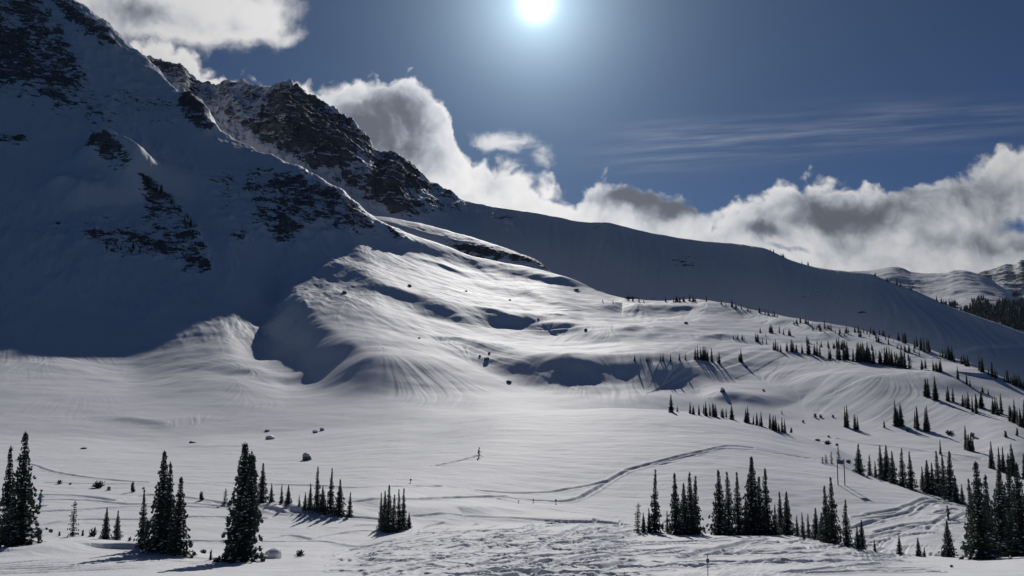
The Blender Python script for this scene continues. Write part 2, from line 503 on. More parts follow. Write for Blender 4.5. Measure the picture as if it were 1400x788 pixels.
# ---- wind-worked relief
q01 = lambda a, b, v: sstep(a, b, v)
far = q01(230, 420, Y)
slope = np.sqrt(zx ** 2 + zy ** 2)
lake = q01(0, 1, 1 - np.clip(slope / 0.12, 0, 1))
bowl.z += far * 3.0 * fbm(X / 70, Y / 70, 4, 3)
bowl.z += q01(100, 200, Y) * (1 - far) * 0.6 * fbm(X / 34, Y / 26, 3, 31)
bowl.z += 0.16 * fbm(X / 9.0, Y / 4.0, 4, 41) * (1 - q01(200, 330, Y)) * q01(20, 40, Y)
bowl.z += q01(420, 560, Y) * q01(-0.12, -0.30, X / Y) * (4.0 * fbm((X + 0.5 * Y) / 38, (Y - 0.5 * X) / 150, 4, 71, ridge=True) + 1.0 * fbm(X / 14, Y / 22, 4, 73))
src = RNG.normal(size=X.shape)
src = blur(blur(src, 1.2 * Q, 0), 1.6 * Q, 1); src /= src.std()
fl = bowl.flow_noise(src, int(26), 0.0035)
fl = np.clip(fl / fl.std(), -3, 3)
src2 = RNG.normal(size=X.shape)
src2 = blur(blur(src2, 4 * Q, 0), 5 * Q, 1); src2 /= src2.std()
fl2 = bowl.flow_noise(src2, int(36), 0.006)
fl2 = np.clip(fl2 / fl2.std(), -3, 3)
streak = q01(0.05, 0.20, slope) * q01(190, 300, Y)
bowl.z += streak * (fl * 0.00009 + fl2 * 0.00012) * Y * (0.35 + 0.9 * sstep(-0.3, 0.4, fbm(X / 60, Y / 60, 3, 47)))
# sastrugi across the flat floor
bowl.z += (1 - streak) * q01(60, 110, Y) * 0.05 * fbm(X / 11.0 + 0.4 * Y / 11, Y / 1.6, 3, 53)

# ---- ski tracks: grooves with a low rim
def track(pts, depth=0.28, width=0.42, twin=0.0, wob=0.0):
    P = [bowl.hit(px, py) for px, py in pts]
    P = dense([[p.x, p.y] for p in P], max(8, 3 * len(pts)))
    depth *= 0.72; width *= 0.74
    if wob:
        P[:, 1] += wob * noise2(P[:, 0] / 9, P[:, 1] / 9, int(pts[0][0]))
    if twin:
        P = P + [0, twin]
    R = width * 4
    for i0 in range(0, len(P) - 1, 3):
        q = P[i0:i0 + 4]
        if len(q) < 2: continue
        r0, r1 = np.searchsorted(bowl.Y, [q[:, 1].min() - R, q[:, 1].max() + R])
        uu = np.concatenate([(q[:, 0] - R) / q[:, 1], (q[:, 0] + R) / q[:, 1]])
        c0, c1 = np.searchsorted(bowl.u, [uu.min() - 0.004, uu.max() + 0.004])
        if r1 <= r0 or c1 <= c0: continue
        d, _, _, _ = near_line(q, bowl.X[r0:r1, c0:c1], bowl.YY[r0:r1, c0:c1])
        TR[r0:r1, c0:c1] = np.minimum(TR[r0:r1, c0:c1], d / width)
        TD[r0:r1, c0:c1] = np.where(d < R, np.maximum(TD[r0:r1, c0:c1], depth), TD[r0:r1, c0:c1])

TR = np.full(X.shape, 99.0); TD = np.zeros(X.shape)
TRACKS = [
    ([(560, 683), (600, 681), (631, 680), (672, 680), (720, 683), (757, 686), (779, 685), (801, 677), (833, 658), (858, 644), (902, 633), (950, 622), (1004, 614), (1055, 619), (1108, 627)], 0.4, 0.5, 0, 0),
    ([(651, 671), (716, 675), (751, 673), (789, 667), (830, 658)], 0.28, 0.5, 0, 0),
    ([(858, 642), (905, 630), (960, 617), (1006, 610), (1030, 613)], 0.3, 0.55, 0, 0),
    ([(672, 681), (720, 690), (760, 698), (800, 703), (840, 710)], 0.12, 0.4, 0, 0),
    ([(597, 637), (625, 631), (654, 623)], 0.35, 0.6, 0, 0),
    ([(20, 629), (38, 634), (94, 649), (154, 657), (200, 660)], 0.3, 0.5, 0, 0),
    ([(60, 660), (98, 661), (214, 663), (315, 661), (363, 662), (430, 664), (495, 667), (552, 665), (600, 665)], 0.28, 0.55, 0, 0.2),
    ([(40, 677), (94, 677), (130, 681), (157, 685), (201, 677), (240, 680), (312, 690), (360, 692)], 0.35, 0.6, 0, 0.2),
    ([(47, 684), (110, 684), (180, 690), (250, 688), (312, 693)], 0.25, 0.5, 0, 0.2),
    ([(53, 700), (100, 698), (157, 694), (230, 693), (312, 695), (380, 700)], 0.3, 0.5, 0, 0.2),
    ([(57, 718), (110, 711), (186, 711), (240, 708), (312, 707), (360, 709)], 0.3, 0.45, 0, 0.2),
    ([(260, 740), (312, 741), (330, 738)], 0.3, 0.4, 0, 0),
    ([(300, 688), (357, 689), (410, 699), (480, 707), (520, 711)], 0.4, 0.6, 0, 0.2),
    ([(300, 692), (350, 694), (400, 701), (450, 705)], 0.3, 0.5, 0, 0.2),
    ([(420, 685), (476, 687), (567, 683), (646, 680), (690, 679)], 0.35, 0.6, 0, 0),
    ([(360, 738), (395, 732), (426, 738), (440, 734), (476, 728), (514, 727), (530, 729)], 0.26, 0.34, 0, 0),
    ([(360, 741), (400, 741), (440, 741), (476, 747), (520, 744), (545, 738)], 0.24, 0.34, 0, 0),
    ([(430, 722), (470, 722), (490, 719), (520, 719)], 0.16, 0.35, 0, 0),
    ([(560, 706), (620, 704), (690, 708), (760, 713), (860, 718)], 0.22, 0.4, 0, 0),
    ([(570, 729), (640, 728), (700, 724), (760, 720), (850, 716)], 0.3, 0.45, 0, 0),
    ([(730, 722), (750, 717), (800, 715), (850, 717)], 0.4, 0.45, 0, 0),
    ([(480, 752), (510, 745), (540, 738), (570, 731)], 0.26, 0.34, 0, 0),
    ([(500, 755), (530, 747), (565, 740), (600, 733)], 0.26, 0.34, 0, 0),
    ([(900, 636), (960, 628), (1020, 627)], 0.1, 0.4, 0, 0),
    ([(1146, 600), (1180, 607), (1230, 612), (1270, 618)], 0.5, 0.8, 0, 0),
    ([(1215, 612), (1250, 617), (1290, 620), (1340, 628)], 0.5, 0.8, 0, 0),
]
rr = random.Random(5)
for k in range(15):      # the churned flat beyond the right-hand knoll
    y0 = 688 + rr.uniform(0, 55); x0 = 1165 + rr.uniform(0, 60)
    TRACKS.append(([(x0, y0 + 10), (x0 + 45, y0 + rr.uniform(-2, 6)), (x0 + 80, y0 - rr.uniform(2, 12)), (x0 + 120 + rr.uniform(0, 40), y0 - rr.uniform(-8, 16))], rr.uniform(0.25, 0.45), 0.5, 0, 0.3))
for k in range(6):       # fanning up to the gap in the trees
    TRACKS.append(([(1160 + 14 * k, 722 - 3 * k), (1215 + 8 * k, 712 - 2 * k), (1255 + 3 * k, 699), (1272 + 2 * k, 688 + k)], 0.4, 0.5, 0, 0.2))
for k in range(40):      # the skied-out back of the right-hand knoll
    x0 = rr.uniform(845, 1190); y0 = rr.uniform(740, 786); w = rr.uniform(50, 190); dy = rr.uniform(-14, 2)
    TRACKS.append(([(x0, y0), (x0 + w * 0.35, y0 + dy * 0.3 + rr.uniform(-2, 2)), (x0 + w * 0.7, y0 + dy * 0.8), (x0 + w, y0 + dy)], rr.uniform(0.2, 0.36), rr.uniform(0.2, 0.34), 0, 0.15))
for k in range(5):
    TRACKS.append(([(930 + 8 * k, 764 - 3 * k), (990 + 6 * k, 754 - 3 * k), (1050, 741 - k), (1110, 742 + 2 * k), (1190, 757 + 2 * k)], 0.3, 0.3, 0, 0.1))
for k in range(170):      # the run through the middle foreground
    x0 = rr.uniform(440, 840); y0 = rr.uniform(720, 795); w = rr.uniform(30, 170); dy = rr.uniform(-22, 8)
    if y0 < 728 + max(0, (560 - x0) * 0.28): continue
    TRACKS.append(([(x0, y0), (x0 + w * 0.4, y0 + dy * 0.5 + rr.uniform(-2, 2)), (x0 + w, y0 + dy)], rr.uniform(0.14, 0.32), rr.uniform(0.17, 0.3), 0, 0.15))
for k in range(7):
    TRACKS.append(([(-20, 786 - 2 * k), (60 + 20 * k, 783 - 3 * k), (190, 777 - 2 * k), (300 + 10 * k, 772 - k)], 0.12, 0.22, 0, 0.1))
PX, PY = bowl.scr()
for a in TRACKS:
    track(*a)
groove = -np.exp(-TR ** 2) + 0.35 * np.exp(-((TR - 1.9) / 0.8) ** 2)
bowl.z += TD * groove
# chopped snow
nearm = Y < 170
chop = np.zeros_like(X)
chop[nearm] = np.maximum(poly_mask(PX[nearm], PY[nearm], [(430, 830), (500, 752), (560, 733), (620, 722), (740, 718), (850, 717), (872, 740), (900, 830)], 9),
                         0.8 * poly_mask(PX[nearm], PY[nearm], [(860, 830), (880, 762), (950, 754), (1040, 738), (1120, 742), (1240, 766), (1170, 775), (1120, 830)], 8))
chop = np.maximum(chop, 0.5 * np.where(nearm, poly_mask(PX, PY, [(1170, 745), (1200, 715), (1262, 690), (1290, 680), (1330, 700), (1335, 745), (1260, 757)], 6), 0))
wv = 1.2 * noise2(X / 9, Y / 9, 609)
ca_, cb_ = 0.55 * X + 0.83 * Y + wv, 0.83 * X - 0.55 * Y + wv
chn = 0.75 * fbm(ca_ / 5.5, cb_ / 0.95, 4, 611, 0.6) + 0.45 * fbm((X - 0.3 * Y) / 4.5, (Y + 0.3 * X) / 0.9, 4, 613, 0.6) + 0.18 * fbm(X / 0.9, Y / 0.8, 3, 621, 0.6)
patch = sstep(-0.25, 0.2, fbm(X / 7 + 0.1 * Y, Y / 5, 3, 631))
bowl.z += chop * (0.25 + 0.75 * patch) * 0.25 * chn

# ---- rock on the left mountain
ROCKS = [
    ([(-40, -60), (60, 0), (68, 30), (95, 60), (112, 82), (130, 122), (95, 140), (72, 165), (60, 140), (25, 135), (-40, 130)], 14, 0.66),
    ([(-40, 20), (40, 40), (70, 80), (60, 120), (-40, 110)], 14, 0.74),
    ([(62, -4), (100, 10), (130, 32), (150, 46), (170, 70), (200, 92), (172, 74), (140, 64), (110, 47), (80, 20)], 6, 0.8),
    ([(60, 100), (130, 118), (170, 160), (150, 200), (110, 170), (60, 160)], 16, 0.42),
    ([(-10, 188), (30, 184), (44, 196), (20, 204), (-10, 204)], 5, 0.72),
    ([(118, 176), (160, 186), (184, 222), (150, 226), (116, 200)], 10, 0.58),
    ([(150, 105), (235, 140), (250, 170), (200, 170), (150, 150)], 14, 0.40),
    ([(246, 130), (262, 130), (280, 152), (294, 174), (282, 182), (258, 172), (244, 150)], 6, 0.84),
    ([(185, 235), (205, 242), (235, 270), (268, 310), (288, 350), (262, 368), (240, 362), (205, 355), (148, 352), (118, 335), (108, 310), (150, 310), (195, 298), (200, 270)], 10, 0.62),
    ([(60, 314), (88, 306), (84, 322), (65, 324)], 6, 0.62),
    ([(100, 300), (150, 290), (190, 300), (140, 350), (100, 335)], 12, 0.44),
    ([(250, 360), (288, 350), (294, 370), (262, 380), (244, 378)], 6, 0.72),
    ([(335, 236), (360, 230), (420, 238), (470, 261), (513, 298), (511, 326), (470, 320), (425, 312), (412, 334), (375, 337), (360, 322), (328, 314), (340, 285), (332, 262)], 10, 0.64),
    ([(360, 240), (420, 248), (470, 270), (500, 305), (440, 300), (380, 290)], 10, 0.70),
    ([(380, 300), (412, 300), (410, 334), (372, 336)], 6, 0.76),
    ([(280, 236), (312, 234), (335, 258), (330, 300), (300, 290), (282, 252)], 10, 0.46),
    ([(520, 302), (548, 316), (558, 332), (540, 328)], 5, 0.6),
    ([(310, 316), (336, 322), (332, 334), (312, 328)], 4, 0.66),
]
rock = np.zeros_like(X)
sel = Y > 330
wx = PX + 16 * fbm(X / 45, bowl.z / 34, 5, 77, 0.6); wy = PY + 16 * fbm(X / 45, bowl.z / 34, 5, 78, 0.6)
for poly, fe, amt in ROCKS:
    m = np.zeros_like(X)
    m[sel] = poly_mask(wx[sel], wy[sel], poly, fe * 1.3)
    rock = np.maximum(rock, m * amt)
rn = fbm((X + 0.4 * bowl.z) / 26, (bowl.z) / 16, 5, 91, 0.6, ridge=True)
rn2 = fbm(X / 8, bowl.z / 6, 4, 95, 0.6)
bowl.z += rock * (9.0 * rn + 3.5 * rn2) * q01(330, 420, Y)
# crest roughness on the upper left
cr = q01(820, 980, Y) * q01(-0.15, -0.32, X / Y)
bowl.z += cr * 8.0 * fbm(X / 40, Y / 40, 5, 61, ridge=True)
bowl.attr['rock'] = np.clip(rock * (0.66 + 0.45 * rn), 0, 1)
SNOW = snow_rock_material('snow', 1.0, 0.16, 0.030)
snow_ob = bowl.build('snow_terrain', SNOW)

# ------------------------------------------------------------------ the long ridge behind
RIDGE = [(-100, 60, 2100), (60, 70, 2050), (150, 84, 2000), (190, 86, 1950), (205, 81, 1930), (214, 87, 1920), (230, 93, 1900), (248, 96, 1890), (265, 111, 1870), (290, 121, 1840),
         (318, 115, 1800), (345, 120, 1770), (370, 125, 1740), (380, 119, 1720), (388, 116, 1710), (398, 119, 1700), (412, 128, 1690), (430, 140, 1670), (470, 165, 1630), (500, 189, 1600),
         (516, 207, 1580), (527, 210, 1570), (534, 207, 1565), (546, 213, 1555), (560, 225, 1545), (575, 238, 1530), (600, 256, 1510), (640, 275, 1480), (700, 286, 1440), (760, 295, 1400),
         (800, 303, 1370), (830, 304, 1350), (850, 309, 1335), (870, 314, 1320), (900, 320, 1300), (950, 328, 1260), (1000, 333, 1210), (1040, 338, 1160), (1080, 355, 1110), (1120, 366, 1070),
         (1160, 371, 1030), (1190, 375, 1005), (1210, 383, 990), (1250, 397, 960), (1300, 419, 920), (1350, 437, 880), (1400, 455, 845), (1500, 500, 800), (1800, 600, 760)]
RB = [(-100, 260, 1350), (190, 240, 1330), (385, 250, 1230), (470, 285, 1230), (540, 310, 1220), (640, 350, 1270), (760, 376, 1220), (900, 413, 1120), (1040, 430, 1020), (1200, 462, 890), (1300, 493, 815), (1400, 532, 750), (1800, 660, 640)]
RB0 = behind(RB, 0.93, 2.0)
RPRE = behind(RIDGE, 0.985, 0.62)
RK1 = behind(RIDGE, 1.06, 0.2)
RK2 = behind(RIDGE, 1.6, 0.5)
rowsB = rows_log([(540, 820, 60), (820, 2250, 620), (2250, 3400, 30)], Q)
uB = np.linspace(-0.80, 0.95, int(1500 * Q))
ridge = Sheet([RB0, RB, RPRE, RIDGE, RK1, RK2], uB, rowsB, head=[(535, -260)], smooth=(2 * Q, 1.2 * Q))
X, Y = ridge.X, ridge.YY
PX, PY = ridge.scr()
zx, zy = ridge.grad()
RROCKS = [
    ([(180, 84), (205, 78), (250, 93), (290, 118), (345, 116), (372, 120), (388, 113), (430, 138), (500, 188), (534, 205), (575, 238), (640, 274), (640, 290), (560, 296), (490, 290), (450, 245), (380, 216), (330, 180), (280, 150), (230, 125)], 8, 0.50),
    ([(190, 84), (215, 80), (250, 95), (268, 116), (235, 112), (205, 100)], 7, 0.66),
    ([(290, 120), (345, 119), (360, 135), (330, 160), (305, 150)], 10, 0.58),
    ([(376, 120), (388, 115), (430, 138), (480, 172), (508, 196), (492, 225), (455, 240), (420, 236), (382, 216), (338, 196), (332, 178), (356, 150)], 9, 0.74),
    ([(505, 240), (518, 212), (535, 207), (560, 224), (586, 248), (592, 270), (560, 288), (520, 292), (492, 285), (490, 262)], 8, 0.76),
    ([(600, 268), (645, 280), (640, 294), (610, 294)], 8, 0.5),
    ([(806, 302), (836, 302), (852, 315), (832, 325), (810, 318)], 9, 0.34),
    ([(1150, 415), (1190, 420), (1180, 440), (1160, 435)], 10, 0.58),
    ([(900, 340), (960, 350), (950, 372), (905, 365)], 10, 0.36),
    ([(1095, 395), (1130, 400), (1125, 420), (1098, 415)], 9, 0.40),
    ([(650, 285), (720, 296), (715, 318), (660, 305)], 9, 0.38),
]
rock = np.zeros_like(X)
wx = PX + 15 * fbm(X / 70, ridge.z / 60, 5, 177, 0.6); wy = PY + 15 * fbm(X / 70, ridge.z / 60, 5, 178, 0.6)
front = ridge.YY < 2150
for poly, fe, amt in RROCKS:
    m = np.zeros_like(X); m[front] = poly_mask(wx[front], wy[front], poly, fe)
    rock = np.maximum(rock, m * amt)
rn = fbm((X + 0.5 * ridge.z) / 60, ridge.z / 42, 6, 191, 0.58, ridge=True)
rough = np.maximum(rock * sstep(0.1, -0.05, X / Y), 0.9 * sstep(-0.10, -0.22, X / Y))
ridge.z += rough * 24 * rn + (0.05 + rough) * 8 * fbm(X / 22, ridge.z / 16, 5, 195, 0.6)
src = RNG.normal(size=X.shape); src = blur(blur(src, 1.5 * Q, 0), 2.0 * Q, 1); src /= src.std()
fl = ridge.flow_noise(src, 22, 0.003); fl = np.clip(fl / fl.std(), -3, 3)
ridge.z += fl * 0.34 * (Y > 800)
ridge.z += 1.5 * fbm(X / 90, Y / 90, 3, 205)
ridge.attr['rock'] = np.clip(rock * (0.62 + 0.5 * rn), 0, 1)
RSNOW = snow_rock_material('ridge_snow', 0.25, 0.35, 0.018)
ridge_ob = ridge.build('mountain_ridge', RSNOW)

# ------------------------------------------------------------------ the low spur in front of it, its back in the sun
SPF = [(500, 296, 985), (525, 302, 985), (560, 311, 985), (600, 322, 985), (640, 333, 985), (680, 343, 980), (710, 352, 975), (740, 364, 965), (762, 384, 955), (790, 410, 945)]
SPB = [(500, 296, 1040), (525, 299, 1045), (560, 304, 1050), (600, 313, 1050), (640, 324, 1045), (680, 337, 1035), (710, 347, 1020), (740, 360, 1000), (762, 381, 980), (790, 409, 960)]
SP0 = behind(SPF, 0.92, 1.5)
SP1 = [(a, b + 40, c * 1.12) for a, b, c in SPB]
SP2 = [(a, b + 120, c * 1.3) for a, b, c in SPB]
rowsC = rows_log([(890, 1120, 260), (1120, 1360, 20)], Q)
spur = Sheet([SP0, SPF, SPB, SP1, SP2], np.linspace(ray(495, 300)[0], ray(800, 400)[0], int(420 * Q)), rowsC, smooth=(2 * Q, 2 * Q))
X, Y = spur.X, spur.YY
PX, PY = spur.scr()
band = np.exp(-((Y - 975) / 14.0) ** 2) * sstep(560, 660, PX)
spur.z += 1.6 * fbm(X / 30, Y / 30, 4, 301) + band * 3.0 * fbm(X / 7, spur.z / 5, 4, 305)
spur.attr['rock'] = np.clip(band * 0.75, 0, 1)
spur_ob = spur.build('rocky_hill', RSNOW)

# ------------------------------------------------------------------ far hills and the last mountain
FH = [(1080, 374, 3300), (1150, 373, 3300), (1190, 373, 3300), (1208, 370, 3300), (1222, 367.5, 3300), (1236, 370, 3300), (1246, 374, 3280), (1270, 375, 3250), (1292, 375, 3230), (1303, 372, 3220), (1315, 372, 3220), (1328, 375, 3200),
      (1345, 381, 3180), (1360, 390, 3150), (1375, 399, 3120), (1400, 408, 3100), (1440, 416, 3100), (1700, 440, 3100)]
FH1 = [(1080, 400, 2600), (1190, 402, 2600), (1260, 410, 2550), (1330, 402, 2500), (1370, 408, 2450), (1400, 425, 2400), (1700, 460, 2400)]
FH2 = [(1080, 450, 1900), (1190, 452, 1900), (1300, 440, 1850), (1400, 452, 1800), (1700, 480, 1800)]
FH3 = [(1080, 520, 1300), (1300, 520, 1300), (1700, 540, 1300)]
FK = [(a, b + 60, 4600) for a, b, c in FH]
hills = Sheet([FH3, FH2, FH1, FH, FK], np.linspace(ray(1070, 400)[0], ray(1650, 400)[0], int(420 * Q)), rows_log([(1300, 3400, 300), (3400, 4600, 20)], Q), smooth=(1.5, 1.5))
X, Y = hills.X, hills.YY
hills.z += 14 * fbm(X / 260, Y / 260, 4, 401) + 5 * fbm(X / 60, Y / 60, 4, 405)
hills.attr['rock'] = np.clip(0.62 * sstep(-0.1, 0.4, fbm(X / 150, Y / 150, 4, 409)), 0, 1)  # rock patches, spread wider to put cloud shade into the hills' colour
hills_ob = hills.build('far_hills', RSNOW)
FM = [(1180, 395, 7000), (1290, 388, 7000), (1330, 376, 7000), (1345, 368, 7000), (1357, 366, 7000), (1366, 362, 7000), (1376, 359, 7000), (1385, 360, 7000), (1396, 352, 7000), (1410, 356, 7000), (1450, 345, 7000), (1500, 350, 7000), (1750, 380, 7000)]
FM1 = [(1180, 420, 5600), (1330, 405, 5600), (1400, 395, 5600), (1750, 420, 5600)]
FM0 = [(1180, 470, 4500), (1400, 470, 4500), (1750, 480, 4500)]
FMK = [(a, b + 80, 9500) for a, b, c in FM]
peak = Sheet([FM0, FM1, FM, FMK], np.linspace(ray(1170, 400)[0], ray(1700, 400)[0], int(380 * Q)), rows_log([(4500, 7100, 240), (7100, 9500, 20)], Q), smooth=(1.5, 1.0))
X, Y = peak.X, peak.YY
rn = fbm(X / 420, Y / 420, 5, 501, ridge=True)
peak.z += 40 * rn - 60
peak.attr['rock'] = np.clip(0.46 + 0.25 * rn, 0, 1)
peak_ob = peak.build('far_mountain', snow_rock_material('far_snow', 0.05, 0.3, 0.004))
for o, txt in ((snow_ob, 'snow bowl and the shaded left mountain'),):
    pass
# ------------------------------------------------------------------ sun, sky and clouds
sun_d = bpy.data.lights.new('sun', 'SUN')
sun_d.energy = 5.0
sun_d.angle = math.radians(0.53)
sun_d.color = (1.0, 0.965, 0.925)
sun = bpy.data.objects.new('sun', sun_d)
COL.objects.link(sun)
sun.rotation_euler = SUN_DIR.to_track_quat('Z', 'Y').to_euler()
sun.location = (30, 900, 460)

W = bpy.data.worlds.new('World'); S.world = W; W.use_nodes = True
nt = W.node_tree
for n in list(nt.nodes): nt.nodes.remove(n)
out = nt.nodes.new('ShaderNodeOutputWorld'); bg = nt.nodes.new('ShaderNodeBackground')
nt.links.new(bg.outputs[0], out.inputs[0])
sky = nt.nodes.new('ShaderNodeTexSky'); sky.sky_type = 'NISHITA'; sky.sun_disc = False
sky.sun_elevation = SUN_EL; sky.sun_rotation = SUN_AZ
sky.altitude = 2000; sky.air_density = 0.75; sky.dust_density = 0.35; sky.ozone_density = 2.2
bg.inputs['Strength'].default_value = 0.05
tint = nt.nodes.new('ShaderNodeMix'); tint.data_type = 'RGBA'; tint.blend_type = 'MULTIPLY'; tint.inputs[0].default_value = 1.0
nt.links.new(sky.outputs[0], tint.inputs[6]); tint.inputs[7].default_value = (0.38, 0.58, 0.85, 1)
nt.links.new(tint.outputs[2], bg.inputs[0])
EXPO = -0.75
K = 2.0 ** -EXPO

tc = nt.nodes.new('ShaderNodeTexCoord')
sep = nt.nodes.new('ShaderNodeSeparateXYZ'); nt.links.new(tc.outputs['Generated'], sep.inputs[0])
ay = mathn(nt, 'MAXIMUM', mathn(nt, 'ABSOLUTE', sep.outputs[1]), 0.05)
U = mathn(nt, 'DIVIDE', sep.outputs[0], ay)
T = mathn(nt, 'DIVIDE', sep.outputs[2], ay)
cmb = nt.nodes.new('ShaderNodeCombineXYZ'); nt.links.new(U, cmb.inputs[0]); nt.links.new(T, cmb.inputs[1])
UV = cmb.outputs[0]

def vscale(v, sx, sy, ox=0.0, oy=0.0):
    m = nt.nodes.new('ShaderNodeMapping'); m.inputs['Scale'].default_value = (sx, sy, 1); m.inputs['Location'].default_value = (ox, oy, 0)
    nt.links.new(v, m.inputs[0]); return m.outputs[0]

def cnoise(v, scale, detail=6, rough=0.55):
    n = nt.nodes.new('ShaderNodeTexNoise'); n.noise_dimensions = '2D'
    n.inputs['Scale'].default_value = scale; n.inputs['Detail'].default_value = detail; n.inputs['Roughness'].default_value = rough
    nt.links.new(v, n.inputs['Vector']); return n

def billow(v, scale, smooth=0.35):
    n = nt.nodes.new('ShaderNodeTexVoronoi'); n.voronoi_dimensions = '2D'; n.feature = 'SMOOTH_F1'
    n.inputs['Scale'].default_value = scale; n.inputs['Smoothness'].default_value = smooth
    n.inputs['Detail'].default_value = 2.0; n.inputs['Roughness'].default_value = 0.5
    nt.links.new(v, n.inputs['Vector']); return n.outputs['Distance']

def curve_of(x, pts, x0=-0.9, x1=0.9, y0=-0.2, y1=0.8):
    """height of a cloud edge as a function of bearing"""
    n = nt.nodes.new('ShaderNodeFloatCurve'); c = n.mapping.curves[0]
    P = [((ray(a, b)[0] - x0) / (x1 - x0), (ray(a, b)[1] - y0) / (y1 - y0)) for a, b in pts]
    while len(c.points) < len(P): c.points.new(0.5, 0.5)
    for q, (a, b) in zip(c.points, P): q.location = (a, b); q.handle_type = 'VECTOR' if False else 'AUTO'
    n.mapping.update()
    f = mathn(nt, 'DIVIDE', mathn(nt, 'SUBTRACT', x, x0), x1 - x0, clamp=True)
    nt.links.new(f, n.inputs['Value'])
    return mathn(nt, 'ADD', mathn(nt, 'MULTIPLY', n.outputs[0], y1 - y0), y0)

def blob(px, py, rx, ry, amt, u=None, t=None):
    """soft ellipse on the sky"""
    cu, ct = ray(px, py)
    a = mathn(nt, 'MULTIPLY', mathn(nt, 'SUBTRACT', u, cu), F / rx)
    b = mathn(nt, 'MULTIPLY', mathn(nt, 'SUBTRACT', t, ct), F / ry)
    r2 = mathn(nt, 'ADD', mathn(nt, 'MULTIPLY', a, a), mathn(nt, 'MULTIPLY', b, b))
    return mathn(nt, 'MULTIPLY', mathn(nt, 'EXPONENT', mathn(nt, 'MULTIPLY', r2, -0.9)), amt)

def total(xs):
    r = xs[0]
    for x in xs[1:]: r = mathn(nt, 'ADD', r, x)
    return r

def smooth(x, a, b):
    n = nt.nodes.new('ShaderNodeMapRange'); n.interpolation_type = 'SMOOTHSTEP'
    nt.links.new(x, n.inputs[0]); n.inputs[1].default_value = a; n.inputs[2].default_value = b
    n.inputs[3].default_value = 0; n.inputs[4].default_value = 1
    return n.outputs[0]

# warped coordinates: the turbulence that makes cloud edges
wn = cnoise(UV, 9, 5, 0.55)
wsep = nt.nodes.new('ShaderNodeSeparateColor'); nt.links.new(wn.outputs['Color'], wsep.inputs[0])
WU = mathn(nt, 'ADD', U, mathn(nt, 'MULTIPLY', mathn(nt, 'SUBTRACT', wsep.outputs[0], 0.5), 0.055))
WT = mathn(nt, 'ADD', T, mathn(nt, 'MULTIPLY', mathn(nt, 'SUBTRACT', wsep.outputs[1], 0.5), 0.055))
wc = nt.nodes.new('ShaderNodeCombineXYZ'); nt.links.new(WU, wc.inputs[0]); nt.links.new(WT, wc.inputs[1])
WV = wc.outputs[0]
fine = cnoise(WV, 22, 8, 0.6).outputs['Fac']
mid = cnoise(WV, 9, 6, 0.55).outputs['Fac']
bil = mathn(nt, 'SUBTRACT', 0.5, billow(WV, 24))
bil2 = mathn(nt, 'SUBTRACT', 0.5, billow(WV, 52))

BANK = [(-500, 60), (60, 60), (165, 58), (230, 52), (265, 66), (290, 90), (320, 106), (360, 108), (385, 110), (410, 106), (460, 108), (500, 102), (545, 96), (570, 104), (592, 124),
        (612, 148), (626, 178), (645, 203), (680, 206), (705, 214), (735, 240), (765, 254), (790, 246), (820, 236), (850, 236), (890, 244), (920, 256),
        (950, 266), (975, 280), (990, 282), (1006, 272), (1040, 252), (1080, 234), (1120, 232), (1160, 240), (1210, 250), (1250, 248), (1285, 232), (1330, 205), (1375, 188), (1420, 172), (1550, 130), (1800, 110), (2100, 100)]
top = curve_of(WU, BANK)
depth_in = mathn(nt, 'SUBTRACT', top, WT)                       # > 0 below the top edge
edge = total([depth_in, mathn(nt, 'MULTIPLY', bil, 0.026), mathn(nt, 'MULTIPLY', bil2, 0.009),
              mathn(nt, 'MULTIPLY', mathn(nt, 'SUBTRACT', fine, 0.5), 0.034)])
bank = smooth(edge, -0.004, 0.016)
# gaps of blue low in the bank
gaps = total([blob(1085, 338, 34, 5, 0.6, WU, WT), blob(1395, 302, 26, 12, 0.8, WU, WT), blob(985, 278, 8, 8, 0.5, WU, WT)])
bank = mathn(nt, 'MULTIPLY', bank, mathn(nt, 'SUBTRACT', 1.0, smooth(mathn(nt, 'ADD', gaps, mathn(nt, 'MULTIPLY', mathn(nt, 'SUBTRACT', fine, 0.5), 0.8)), 0.25, 0.85)))
# the torn cloud over the left peak and the small wisp above the saddle
upf = total([blob(150, 5, 120, 50, 0.9, WU, WT), blob(270, 20, 95, 50, 1.1, WU, WT), blob(350, 20, 50, 40, 0.7, WU, WT), blob(395, 48, 26, 9, 0.35, WU, WT)])
upb = smooth(upf, 0.06, 0.35)
upf = mathn(nt, 'ADD', upf, mathn(nt, 'MULTIPLY', mathn(nt, 'SUBTRACT', mathn(nt, 'ADD', mathn(nt, 'MULTIPLY', mid, 0.5), mathn(nt, 'MULTIPLY', fine, 0.5)), 0.5), 1.7))
upper = mathn(nt, 'MULTIPLY', mathn(nt, 'MULTIPLY', smooth(upf, 0.18, 0.95), 0.95), upb)
wsp = total([blob(690, 186, 34, 18, 0.9, WU, WT), blob(665, 192, 20, 9, 0.5, WU, WT), blob(738, 215, 16, 22, 0.5, WU, WT)])
wspb = smooth(wsp, 0.05, 0.3)
wsp = mathn(nt, 'ADD', wsp, mathn(nt, 'MULTIPLY', mathn(nt, 'SUBTRACT', fine, 0.5), 1.5))
wisp = mathn(nt, 'MULTIPLY', mathn(nt, 'MULTIPLY', smooth(wsp, 0.25, 1.0), 0.75), wspb)
